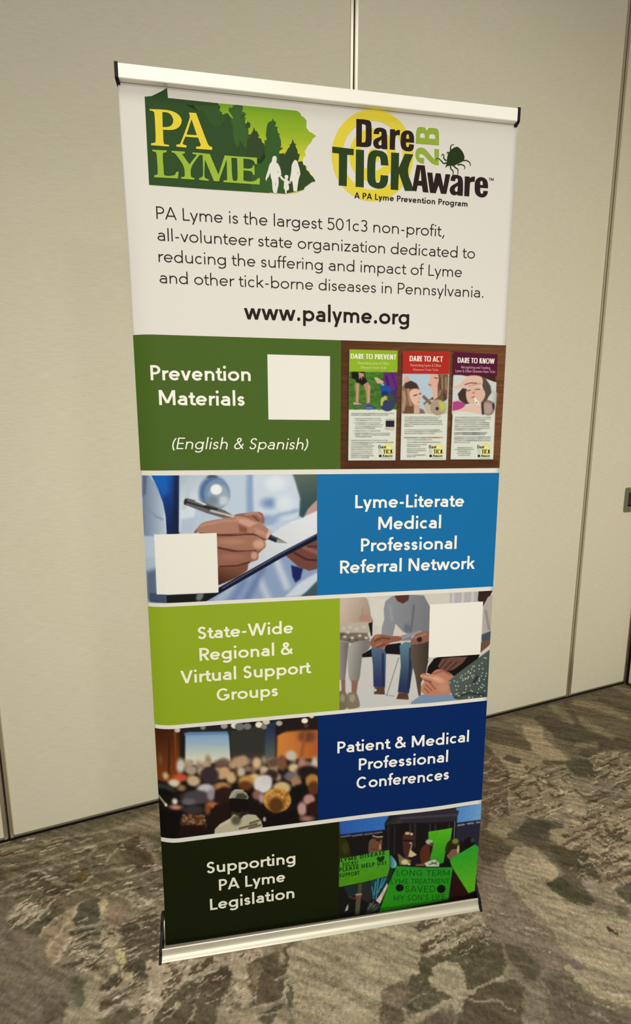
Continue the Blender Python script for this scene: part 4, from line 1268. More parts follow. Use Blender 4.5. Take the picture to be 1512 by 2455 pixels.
    p.shape(U(F1, rounded([(128, 602), (302, 612), (298, 634), (262, 640), (250, 660), (268, 905), (290, 918), (350, 920), (400, 908), (420, 868), (445, 870), (436, 950), (148, 936), (150, 912), (185, 905), (195, 888), (180, 650), (168, 630), (130, 622)])), L)
    p.shape(U(F1, rounded([(360, 616), (520, 626), (518, 650), (485, 655), (575, 780), (660, 672), (655, 660), (614, 656), (612, 636), (700, 642), (820, 655), (925, 905), (1000, 672), (1150, 684), (1390, 700), (1390, 778), (1368, 775), (1350, 735), (1300, 716), (1225, 710), (1228, 828), (1300, 834), (1335, 820), (1340, 795), (1358, 798), (1362, 908), (1342, 902), (1330, 868), (1295, 858), (1228, 852),
                   (1226, 975), (1300, 990), (1370, 982), (1405, 945), (1426, 948), (1420, 1024), (985, 995), (988, 975), (1030, 968), (1025, 720), (935, 960), (935, 985), (870, 982), (762, 720), (752, 930), (772, 950), (808, 962), (806, 980), (690, 966), (692, 946), (728, 935), (742, 915), (735, 672), (700, 664), (590, 810), (590, 920), (600, 935), (636, 945), (634, 965), (474, 953), (474, 935), (512, 928), (520, 910), (512, 800), (412, 660), (390, 640), (362, 636)])), L,
            [U(F1, rounded([(1080, 700), (1150, 706), (1158, 960), (1145, 980), (1105, 978), (1090, 950)]))])
    p.layer()
    W = (234, 230, 220)
    man = [(800, 905), (812, 880), (838, 872), (862, 888), (866, 925), (858, 965), (895, 1000), (925, 1080), (930, 1150), (905, 1175), (888, 1190), (895, 1280), (872, 1370), (868, 1412), (820, 1408), (805, 1370), (795, 1220), (778, 1190), (775, 1115), (745, 1185), (722, 1205), (715, 1240), (700, 1215), (712, 1160), (740, 1080), (760, 990), (792, 965)]
    woman = [(1108, 950), (1128, 932), (1152, 938), (1168, 965), (1180, 1010), (1195, 1060), (1210, 1140), (1190, 1180), (1175, 1250), (1158, 1390), (1108, 1388), (1095, 1270), (1085, 1230), (1060, 1275), (1040, 1270), (1062, 1180), (1078, 1080), (1080, 1010)]
    kid = [(978, 1165), (998, 1148), (1030, 1158), (1034, 1190), (1018, 1215), (1035, 1240), (1075, 1235), (1055, 1278), (1032, 1275), (1048, 1345), (1030, 1375), (1012, 1370), (1006, 1420), (990, 1422), (982, 1360), (966, 1345), (972, 1240), (930, 1215), (905, 1170), (925, 1160), (975, 1212), (985, 1205)]
    for q in (man, woman, kid): p.shape(U(F2, rounded(q)), W)
    p.layer()
    p.shape(U(F2, [(880, 1085), (890, 1100), (885, 1120)]), (70, 80, 60)); p.shape(U(F2, [(1166, 1105), (1178, 1118), (1172, 1140)]), (70, 80, 60)); p.shape(U(F2, [(843, 1270), (852, 1270), (848, 1320)]), (70, 80, 60))
    p.build('logo', sheet, 'green state-shaped logo with forest and walking family')
state_logo()

def ring_pts(cx, cy, rx, ry, n=64, a0=0, a1=360):
    return [(cx + rx * math.cos(math.radians(t)), cy + ry * math.sin(math.radians(t))) for t in np.linspace(a0, a1, n, endpoint=(a1 - a0) < 360)]

def tick_logo():
    p = Print(0.0004)
    YL = (232, 212, 66)
    p.shape(U(C2, ring_pts(393, 570, 290, 326)), YL, [U(C2, ring_pts(393, 570, 214, 246))])
    p.shape(U(C2, ring_pts(393, 568, 165, 188)), YL, [U(C2, ring_pts(398, 570, 98, 112))])
    p.shape(U(C2, ring_pts(402, 572, 42, 50)), YL)
    p.layer(0.0002)
    K, G = (44, 30, 28), (44, 66, 28)
    S = lambda tr, o, c, h=(): p.shape(U(tr, rounded(o)), c, [U(tr, rounded(q)) for q in h])
    # Dare
    S(F3, [(484, 232), (640, 244), (700, 262), (726, 310), (728, 600), (712, 655), (660, 680), (482, 668)], K, [[(574, 312), (612, 316), (634, 335), (632, 580), (615, 604), (570, 604)]])
    S(F3, [(756, 470), (762, 415), (790, 380), (850, 366), (930, 385), (968, 430), (974, 712), (885, 705), (880, 690), (845, 705), (790, 695), (750, 645), (750, 580), (780, 545), (870, 510), (882, 490), (880, 445), (862, 432), (845, 440), (840, 475)], K, [[(880, 560), (845, 585), (832, 610), (840, 645), (870, 650), (882, 640)]])
    S(F3, [(1015, 394), (1096, 400), (1098, 430), (1130, 405), (1172, 408), (1170, 490), (1120, 486), (1098, 505), (1092, 722), (1008, 714)], K)
    S(F3, [(1180, 520), (1200, 450), (1250, 415), (1320, 415), (1375, 450), (1395, 520), (1394, 610), (1268, 602), (1266, 650), (1285, 680), (1308, 672), (1318, 630), (1394, 640), (1385, 710), (1350, 745), (1270, 745), (1205, 710), (1180, 640)], K, [[(1270, 545), (1272, 490), (1290, 472), (1310, 480), (1316, 548)]])
    # TICK
    S(F3, [(104, 668), (446, 708), (442, 806), (342, 796), (334, 1294), (207, 1280), (210, 780), (104, 766)], G)
    S(F3, [(478, 716), (606, 722), (602, 1312), (472, 1302)], G)
    S(F3, [(660, 850), (690, 765), (750, 725), (850, 730), (930, 755), (978, 820), (990, 968), (872, 960), (865, 860), (850, 828), (812, 820), (786, 850), (780, 1190), (800, 1235), (835, 1240), (862, 1210), (866, 1118), (988, 1128), (982, 1230), (950, 1300), (880, 1335), (790, 1328), (700, 1285), (660, 1220), (652, 1130)], G)
    S(F3, [(1032, 762), (1158, 770), (1154, 1000), (1248, 782), (1382, 792), (1275, 1050), (1375, 1300), (1378, 1366), (1250, 1366), (1155, 1090), (1142, 1356), (1024, 1346)], G)
    # Aware
    S(F4, [(125, 725), (258, 735), (320, 1182), (228, 1172), (212, 1070), (142, 1064), (122, 1160), (60, 1150), (52, 1120)], K, [[(190, 795), (205, 990), (158, 986)]])
    S(F4, [(298, 850), (384, 856), (402, 1030), (440, 862), (520, 868), (565, 1085), (600, 878), (680, 884), (614, 1204), (525, 1198), (486, 1060), (440, 1192), (345, 1184)], K)
    S(F4, [(682, 985), (690, 920), (730, 886), (800, 892), (860, 915), (886, 965), (890, 1100), (884, 1236), (800, 1228), (795, 1212), (755, 1228), (700, 1215), (668, 1165), (670, 1105), (710, 1060), (790, 1020), (806, 1000), (802, 955), (780, 945), (762, 960), (758, 995)], K, [[(804, 1070), (765, 1095), (748, 1130), (762, 1165), (795, 1168)]])
    S(F4, [(918, 914), (1000, 920), (1002, 945), (1030, 922), (1086, 916), (1080, 1004), (1030, 1002), (1004, 1020), (990, 1245), (908, 1238)], K)
    S(F4, [(1080, 1080), (1085, 1000), (1120, 945), (1180, 922), (1245, 940), (1290, 985), (1302, 1070), (1298, 1112), (1172, 1102), (1168, 1170), (1190, 1204), (1215, 1195), (1225, 1152), (1300, 1158), (1285, 1225), (1230, 1264), (1160, 1258), (1100, 1215), (1080, 1150)], K, [[(1172, 1055), (1170, 1005), (1192, 985), (1212, 1000), (1216, 1060)]])
    # 2B set on its side
    LG = (150, 178, 58)
    S(F4, [(108, 372), (118, 165), (140, 110), (200, 100), (260, 110), (290, 165), (320, 120), (400, 115), (470, 135), (496, 200), (492, 402)], LG, [[(180, 280), (182, 215), (215, 195), (250, 205), (262, 240), (260, 284)], [(330, 292), (330, 240), (350, 215), (400, 212), (432, 240), (432, 300)]])
    S(F4, [(245, 706), (170, 690), (115, 630), (102, 545), (115, 475), (170, 438), (250, 450), (300, 500), (420, 640), (418, 462), (494, 470), (488, 732), (420, 720), (360, 690), (240, 555), (200, 535), (165, 560), (168, 600), (200, 612), (250, 612)], LG)
    p.layer()
    # the tick
    B = (40, 56, 22)
    S(F4, smooth_closed([(778, 428), (835, 455), (885, 520), (912, 600), (890, 660), (820, 700), (735, 738), (640, 742), (608, 768), (600, 755), (618, 705), (625, 620), (645, 540), (700, 470)], 4).tolist(), B)
    legs = [[(682, 495), (690, 410), (740, 388)], [(655, 540), (640, 515), (618, 545)], [(615, 660), (575, 620), (570, 565), (550, 550), (532, 585)], [(625, 692), (570, 700), (530, 660), (490, 625), (455, 620), (438, 655)],
            [(680, 745), (690, 790), (725, 830), (725, 880), (712, 905)], [(730, 738), (770, 775), (802, 800), (802, 870), (790, 910)], [(800, 725), (860, 720), (915, 750), (912, 800)], [(890, 655), (950, 655), (1000, 690), (1012, 745)]]
    for q in legs:
        Q = smooth_open(q, 6); n = len(Q); L = []; R = []
        for i in range(n):
            t = Q[min(i + 1, n - 1)] - Q[max(i - 1, 0)]; t = t / np.hypot(*t); w = 11 * (1 - 0.6 * i / n)
            L.append(Q[i] + np.array([-t[1], t[0]]) * w); R.append(Q[i] - np.array([-t[1], t[0]]) * w)
        for i in range(n - 1): p.polys([U(F4, [L[i], R[i], R[i + 1], L[i + 1]])], B)
    p.text(GROT, 'A PA Lyme Prevention Program', C2.uv((263, 876)), C2.uv((1067, 936)), C2.uv((263, 833)), (34, 32, 22))
    p.text(GROT, 'TM', F4.uv((1312, 985)), F4.uv((1390, 990)), F4.uv((1312, 938)), (60, 56, 48))
    p.build('logo', sheet, 'yellow target logo with black and green words and a crawling tick')
tick_logo()

# ------------------------------------------------------------------ printed photographs
def doctor(p):
    p.use(C7)
    P, E, L = p.poly, p.ell, p.line
    P([(0, 0), (1500, 0), (1500, 1150), (0, 1150)], (186, 200, 220), 4)
    P([(30, 60), (110, 60), (180, 180), (215, 300), (235, 560), (30, 560)], ramp((40, 300), (120, 138, 165), (220, 300), (182, 196, 214)), 14)
    P([(30, 60), (70, 70), (60, 220), (30, 240)], (92, 108, 138), 30)
    L([(70, 330), (150, 400), (200, 420)], 14, (130, 148, 178), 24)
    L([(100, 70), (165, 170), (205, 290), (228, 520)], 10, (205, 216, 230), 14, True)
    P([(30, 740), (140, 735), (150, 850), (30, 830)], (176, 190, 208), 40)
    P([(60, 850), (150, 820), (160, 1090), (60, 1090)], (92, 108, 138), 60)
    P([(105, 60), (335, 60), (332, 545), (234, 545), (226, 400), (203, 285), (160, 165)], ramp((120, 80), (18, 86, 178), (330, 420), (14, 34, 88)), 8)
    P([(120, 60), (240, 60), (250, 200), (200, 240), (150, 140)], (20, 98, 190), 50, op=0.8)
    P([(290, 60), (335, 60), (332, 545), (280, 545)], (20, 26, 52), 40, op=0.8)
    P([(335, 60), (560, 60), (480, 260), (440, 480), (332, 520)], ramp((335, 100), (176, 190, 206), (450, 300), (212, 222, 234)), 16)
    L([(420, 90), (400, 220), (370, 330)], 26, (186, 200, 214), 40)
    P([(350, 420), (480, 400), (440, 520), (340, 520)], (178, 194, 216), 40)
    P([(560, 60), (880, 60), (870, 400), (700, 420), (560, 380)], (190, 206, 224), 20)
    L([(905, 60), (900, 200), (905, 360)], 50, (138, 162, 198), 50)
    P([(930, 60), (1260, 60), (1300, 250), (1300, 390), (1160, 460), (1010, 500), (940, 380)], (202, 214, 230), 24)
    E(1060, 290, 60, 40, (120, 148, 190), 70); E(1030, 430, 90, 40, (132, 156, 194), 70); L([(1000, 460), (1150, 380), (1280, 350)], 30, (150, 172, 206), 40)
    E(1110, 130, 80, 60, (222, 230, 240), 80); E(1180, 290, 70, 60, (216, 226, 238), 70)
    P([(1240, 40), (1460, 40), (1460, 300), (1380, 345), (1330, 410), (1300, 390), (1308, 250), (1270, 120)], ramp((1280, 80), (92, 104, 92), (1380, 330), (48, 76, 82)), 26)
    E(600, 80, 40, 18, (48, 56, 66), 16)
    E(612, 205, 118, 132, (84, 112, 158), 44); E(640, 215, 104, 118, (116, 144, 176), 20); E(650, 235, 86, 92, (150, 168, 186), 40)
    E(690, 270, 42, 36, (198, 206, 212), 40); E(600, 270, 50, 40, (120, 136, 152), 50); E(632, 180, 46, 42, (240, 242, 242), 22)
    # sheet of paper
    P([(1480, 330), (1330, 408), (1180, 455), (1060, 560), (960, 700), (890, 800), (640, 965), (700, 990), (1480, 530)], ramp((900, 800), (198, 204, 214), (1300, 430), (222, 226, 232)), 10)
    L([(1040, 520), (1200, 440)], 30, (186, 200, 222), 40)
    # coat under the clipboard
    P([(500, 1110), (660, 1000), (1460, 545), (1460, 1110)], (138, 158, 194), 10)
    for a, b, c in (((640, 1080), (760, 960), (168, 184, 210)), ((760, 1080), (850, 930), (112, 134, 178)), ((980, 900), (1050, 1060), (186, 198, 218)), ((1120, 760), (1200, 960), (196, 208, 224)), ((880, 1060), (1000, 830), (104, 124, 168))):
        L([a, b], 50, c, 70)
    P([(1290, 940), (1370, 890), (1460, 840), (1460, 930), (1350, 1030), (1180, 1050)], (200, 210, 226), 30)
    P([(1360, 1000), (1460, 900), (1460, 1050), (1300, 1050)], (60, 84, 92), 26)
    P([(1235, 790), (1330, 815), (1310, 900), (1270, 930), (1245, 880)], (22, 30, 92), 20)
    P([(1185, 705), (1290, 650), (1460, 560), (1460, 815), (1380, 835), (1290, 800)], (112, 66, 58), 12)
    L([(1260, 690), (1360, 745), (1450, 750)], 14, (66, 30, 28), 16); L([(1330, 640), (1450, 690)], 30, (146, 92, 80), 26); L([(1370, 640), (1450, 640)], 12, (72, 36, 32), 14)
    P([(1460, 250), (1460, 345), (1345, 392), (1368, 340), (1410, 295)], (188, 150, 140), 14)
    # clipboard edge
    P([(470, 1090), (560, 1075), (900, 880), (1150, 735), (1460, 575), (1460, 525), (1150, 688), (900, 830), (650, 972), (640, 1010), (500, 1060)], (14, 18, 40), 6)
    L([(680, 975), (900, 845), (1150, 700), (1460, 532)], 9, (84, 92, 138), 7)
    P([(230, 1030), (630, 1012), (545, 1085), (230, 1095)], (20, 22, 20), 5)
    P([(90, 1020), (232, 1020), (235, 1095), (90, 1095)], (66, 78, 104), 6)
    E(500, 1040, 26, 40, (110, 116, 112), 20, 30)
    # hand
    P([(455, 532), (490, 480), (525, 448), (620, 425), (780, 403), (860, 420), (1000, 470), (1060, 560), (1020, 600), (1030, 640), (970, 700), (965, 745), (890, 775), (880, 830), (790, 890), (640, 950), (560, 900), (560, 540)], (140, 92, 78), 8, True)
    P([(780, 395), (800, 378), (900, 366), (985, 362), (1016, 400), (1016, 455), (960, 438), (870, 408)], (150, 100, 82), 8, True)
    L([(870, 380), (960, 372), (990, 400)], 16, (184, 136, 116), 16)
    L([(930, 392), (970, 430)], 10, (96, 58, 46), 12)
    P([(475, 510), (520, 450), (640, 424), (790, 405), (900, 415), (970, 445), (1030, 478), (1078, 545), (1058, 578), (1018, 574), (930, 536), (820, 528), (640, 542), (520, 532)], (172, 122, 104), 8, True)
    P([(790, 412), (880, 418), (960, 450), (900, 482), (820, 450)], (204, 158, 138), 26)
    L([(510, 470), (700, 430), (800, 432)], 20, (188, 138, 120), 22)
    P([(810, 460), (880, 490), (880, 530), (820, 520)], (132, 82, 68), 26); P([(940, 490), (1020, 520), (1040, 560), (950, 530)], (190, 142, 124), 22)
    E(1056, 545, 20, 38, (214, 176, 162), 10, 20)
    L([(500, 534), (650, 545), (800, 550), (930, 540), (1010, 582)], 12, (76, 38, 30), 12)
    P([(620, 575), (760, 556), (930, 548), (1015, 588), (1030, 630), (1000, 665), (930, 672), (800, 664), (680, 645), (620, 620)], (162, 112, 92), 10, True)
    E(975, 620, 46, 36, (204, 158, 138), 30); E(760, 600, 90, 22, (178, 126, 106), 30)
    L([(650, 650), (800, 680), (950, 674)], 12, (74, 38, 30), 12)
    P([(620, 680), (760, 684), (940, 676), (972, 706), (960, 745), (900, 762), (780, 782), (620, 790)], (146, 96, 80), 10, True)
    E(938, 712, 26, 30, (200, 152, 134), 24); E(760, 725, 100, 26, (160, 108, 92), 34)
    L([(660, 800), (800, 795), (900, 765)], 12, (72, 36, 28), 12)
    P([(600, 810), (800, 800), (892, 780), (880, 830), (800, 885), (660, 945), (600, 960)], ramp((700, 800), (122, 76, 60), (660, 940), (66, 34, 26)), 12)
    # pen
    P([(370, 285), (378, 254), (402, 250), (545, 288), (700, 348), (790, 402), (690, 410), (560, 372), (384, 304)], (98, 98, 98), 5)
    L([(400, 282), (560, 330), (700, 385)], 14, (44, 44, 46), 8); L([(470, 270), (545, 302)], 16, (214, 214, 212), 10); L([(590, 350), (770, 398)], 16, (206, 196, 188), 12)
    L([(540, 312), (640, 340)], 12, (30, 30, 32), 8); E(386, 280, 12, 24, (40, 40, 40), 8, 15)
    P([(1070, 543), (1128, 570), (1203, 613), (1112, 606), (1046, 580)], (26, 32, 48), 5); P([(1124, 574), (1203, 613), (1114, 606)], (150, 150, 146), 4); L([(1080, 556), (1126, 580)], 8, (92, 98, 116), 6)
    # white card (its code is left blank)
    P([(131, 543), (635, 531), (650, 1008), (153, 1028)], (240, 235, 228), 4)
    p.grain(0.05, 5, 5, 3)

def group(p):
    p.use(D2)
    P, E, L = p.poly, p.ell, p.line
    P([(-50, -50), (1600, -50), (1600, 1300), (-50, 1300)], ramp((600, 100), (208, 202, 192), (600, 1100), (198, 198, 196)), 4)
    P([(330, 130), (480, 130), (460, 420), (350, 360)], (212, 208, 200), 30)
    P([(1075, 80), (1345, 60), (1345, 180), (1075, 190)], (178, 176, 180), 14)
    for x in (1110, 1200, 1290): L([(x, 60), (x - 8, 190)], 20, (206, 202, 200), 20)
    # woman at left
    P([(40, 120), (275, 118), (325, 190), (342, 290), (345, 365), (40, 365)], ramp((80, 200), (200, 182, 168), (320, 300), (164, 144, 130)), 12, True)
    E(285, 318, 48, 34, (182, 130, 120), 18); L([(270, 230), (250, 330)], 14, (158, 138, 124), 18)
    P([(40, 362), (342, 352), (336, 440), (300, 475), (40, 462)], (182, 172, 158), 14)
    P([(40, 450), (310, 455), (335, 520), (165, 552), (40, 520)], (116, 106, 94), 18)
    for x, y in ((90, 410), (150, 400), (210, 420), (280, 400), (100, 490), (170, 500), (240, 480), (300, 500), (130, 450)): E(x, y, 16, 12, (200, 192, 178), 14)
    for x, y in ((80, 470), (140, 520), (210, 520), (270, 520)): E(x, y, 18, 12, (92, 82, 72), 14)
    P([(40, 522), (140, 548), (122, 700), (104, 892), (40, 892)], ramp((50, 700), (146, 142, 140), (120, 700), (112, 106, 104)), 10)
    P([(135, 590), (195, 540), (300, 520), (345, 545), (320, 610), (268, 660), (252, 760), (228, 900), (148, 890), (128, 700)], ramp((140, 700), (164, 160, 158), (260, 720), (122, 118, 116)), 10, True)
    P([(68, 890), (106, 888), (106, 1020), (72, 1020)], (138, 98, 90), 8); P([(162, 895), (226, 896), (208, 1025), (165, 1020)], (142, 100, 92), 8)
    P([(40, 1010), (108, 1005), (126, 1080), (120, 1150), (40, 1180)], (118, 108, 88), 10, True); P([(130, 1018), (205, 1012), (238, 1100), (228, 1146), (130, 1160), (122, 1090)], (126, 116, 96), 10, True)
    E(170, 1060, 26, 36, (160, 150, 128), 20); E(80, 1060, 24, 36, (150, 140, 118), 20)
    P([(320, 365), (358, 352), (356, 480), (344, 482)], (26, 20, 20), 6); P([(262, 655), (350, 600), (354, 676), (264, 682)], (18, 16, 18), 6)
    # man in the grey jumper
    P([(480, 565), (620, 545), (622, 655), (460, 645)], (18, 16, 22), 8)
    P([(540, 112), (478, 160), (462, 240), (468, 330), (446, 400), (442, 480), (545, 482), (572, 370), (600, 410), (640, 445), (690, 460), (620, 480), (618, 528), (720, 522), (724, 484), (790, 450), (884, 446), (890, 210), (835, 105), (700, 98)], ramp((500, 250), (140, 142, 150), (850, 300), (118, 120, 128)), 8)
    P([(572, 370), (640, 442), (612, 474), (552, 474)], (206, 200, 196), 8)
    L([(740, 200), (730, 320), (712, 440)], 16, (96, 98, 108), 22); L([(520, 200), (540, 330)], 20, (152, 156, 162), 30); E(680, 410, 30, 40, (104, 106, 126), 30)
    L([(630, 500), (800, 440)], 24, (150, 150, 154), 26)
    P([(558, 100), (700, 96), (690, 150), (640, 182), (590, 160)], (84, 50, 42), 10)
    P([(340, 530), (378, 478), (440, 468), (530, 482), (612, 486), (620, 524), (520, 548), (460, 595), (390, 602), (350, 582)], (144, 90, 72), 8, True)
    L([(380, 530), (450, 500), (520, 510)], 10, (86, 48, 38), 10); L([(390, 570), (440, 545)], 10, (180, 126, 102), 12); L([(370, 500), (420, 480)], 12, (178, 122, 100), 12); L([(400, 590), (470, 560)], 8, (92, 52, 40), 8)
    P([(345, 592), (470, 600), (484, 650), (474, 962), (368, 955), (362, 760)], ramp((400, 600), (78, 104, 132), (420, 900), (44, 54, 96)), 8)
    L([(455, 650), (455, 940)], 18, (38, 42, 70), 18)
    P([(608, 570), (660, 536), (724, 542), (722, 640), (734, 760), (694, 1012), (592, 1004), (620, 760)], ramp((640, 580), (92, 122, 140), (660, 950), (40, 52, 88)), 8)
    L([(710, 600), (705, 800), (690, 960)], 22, (36, 42, 66), 20)
    P([(378, 958), (468, 952), (472, 1026), (372, 1022)], (84, 60, 50), 8); E(385, 985, 12, 14, (200, 196, 186), 8); P([(600, 1008), (684, 1006), (692, 1070), (578, 1066)], (92, 58, 46), 8)
    L([(600, 685), (490, 1035)], 7, (122, 122, 122), 6); L([(480, 1030), (560, 1040)], 7, (150, 150, 150), 8)
    # olive trousers
    P([(715, 560), (800, 540), (885, 520), (888, 660), (862, 760), (850, 830), (806, 910), (802, 1032), (782, 1034), (752, 850), (708, 680)], ramp((730, 700), (92, 78, 66), (870, 700), (62, 50, 42)), 8)
    P([(712, 545), (735, 490), (790, 452), (886, 442), (886, 520), (780, 556)], (140, 94, 80), 8, True); E(792, 512, 24, 26, (48, 28, 24), 12); L([(750, 500), (850, 460)], 12, (176, 128, 110), 14)
    P([(870, 765), (925, 690), (1000, 660), (1360, 640), (1300, 770), (1090, 860), (900, 836), (858, 820)], (18, 14, 14), 8)
    P([(868, 690), (912, 680), (916, 705), (884, 742)], (198, 194, 186), 6)
    P([(960, 760), (1000, 690), (1090, 676), (1240, 672), (1190, 735), (1110, 790), (1064, 806), (990, 795)], (108, 72, 62), 8)
    for a, b in (((985, 770), (1040, 700)), ((1020, 785), (1090, 715)), ((1060, 800), (1140, 720))): L([a, b], 8, (56, 34, 30), 8)
    # person at the right edge
    P([(1345, 50), (1480, 50), (1440, 130), (1390, 210), (1335, 150)], (52, 32, 30), 10); P([(1385, 205), (1430, 120), (1500, 90), (1500, 440), (1375, 500)], (178, 168, 162), 10); L([(1410, 250), (1440, 420)], 20, (140, 132, 130), 24)
    P([(1370, 470), (1500, 420), (1500, 520), (1370, 540)], (72, 78, 98), 10); P([(1355, 545), (1500, 500), (1430, 580), (1350, 645)], (112, 78, 62), 10)
    # clasped hands and patterned sleeve in front
    P([(720, 1115), (775, 1050), (840, 1018), (1000, 1015), (1110, 1030), (1160, 1085), (1000, 1130)], (122, 142, 172), 8, True)
    P([(798, 842), (835, 826), (890, 838), (930, 800), (985, 788), (1090, 832), (1104, 880), (1072, 930), (1084, 1010), (1000, 1022), (880, 1028), (815, 1004), (802, 965), (838, 892), (812, 872)], (186, 126, 102), 7, True)
    E(960, 880, 66, 26, (214, 160, 134), 34, 20); L([(805, 850), (880, 862), (960, 880)], 10, (222, 170, 148), 12); L([(830, 885), (900, 905)], 9, (112, 60, 46), 8)
    for a, b in (((850, 930), (905, 985)), ((835, 960), (880, 1005)), ((880, 905), (935, 970))): L([a, b], 8, (124, 66, 50), 8)
    L([(920, 830), (1010, 800), (1080, 840)], 14, (150, 92, 76), 16); E(1010, 960, 50, 40, (196, 138, 114), 30)
    P([(1062, 895), (1150, 822), (1290, 722), (1480, 585), (1480, 1080), (1160, 1082), (1100, 1040), (1075, 980)], ramp((1150, 850), (84, 94, 88), (1400, 1000), (64, 78, 76)), 8)
    L([(1290, 920), (1330, 860)], 16, (30, 38, 38), 16); L([(1120, 1050), (1250, 1010), (1400, 1030)], 16, (40, 50, 48), 20)
    rs = np.random.RandomState(2)
    for k in range(110):
        x, y = rs.uniform(1070, 1420), rs.uniform(640, 1070)
        if y > 900 - (x - 1065) * 0.72 + 14: E(x, y, 6, 6, (196, 202, 192), 6)
    P([(892, 190), (1384, 163), (1357, 652), (875, 680)], (240, 235, 226), 4)
    p.grain(0.05, 5, 5, 5)

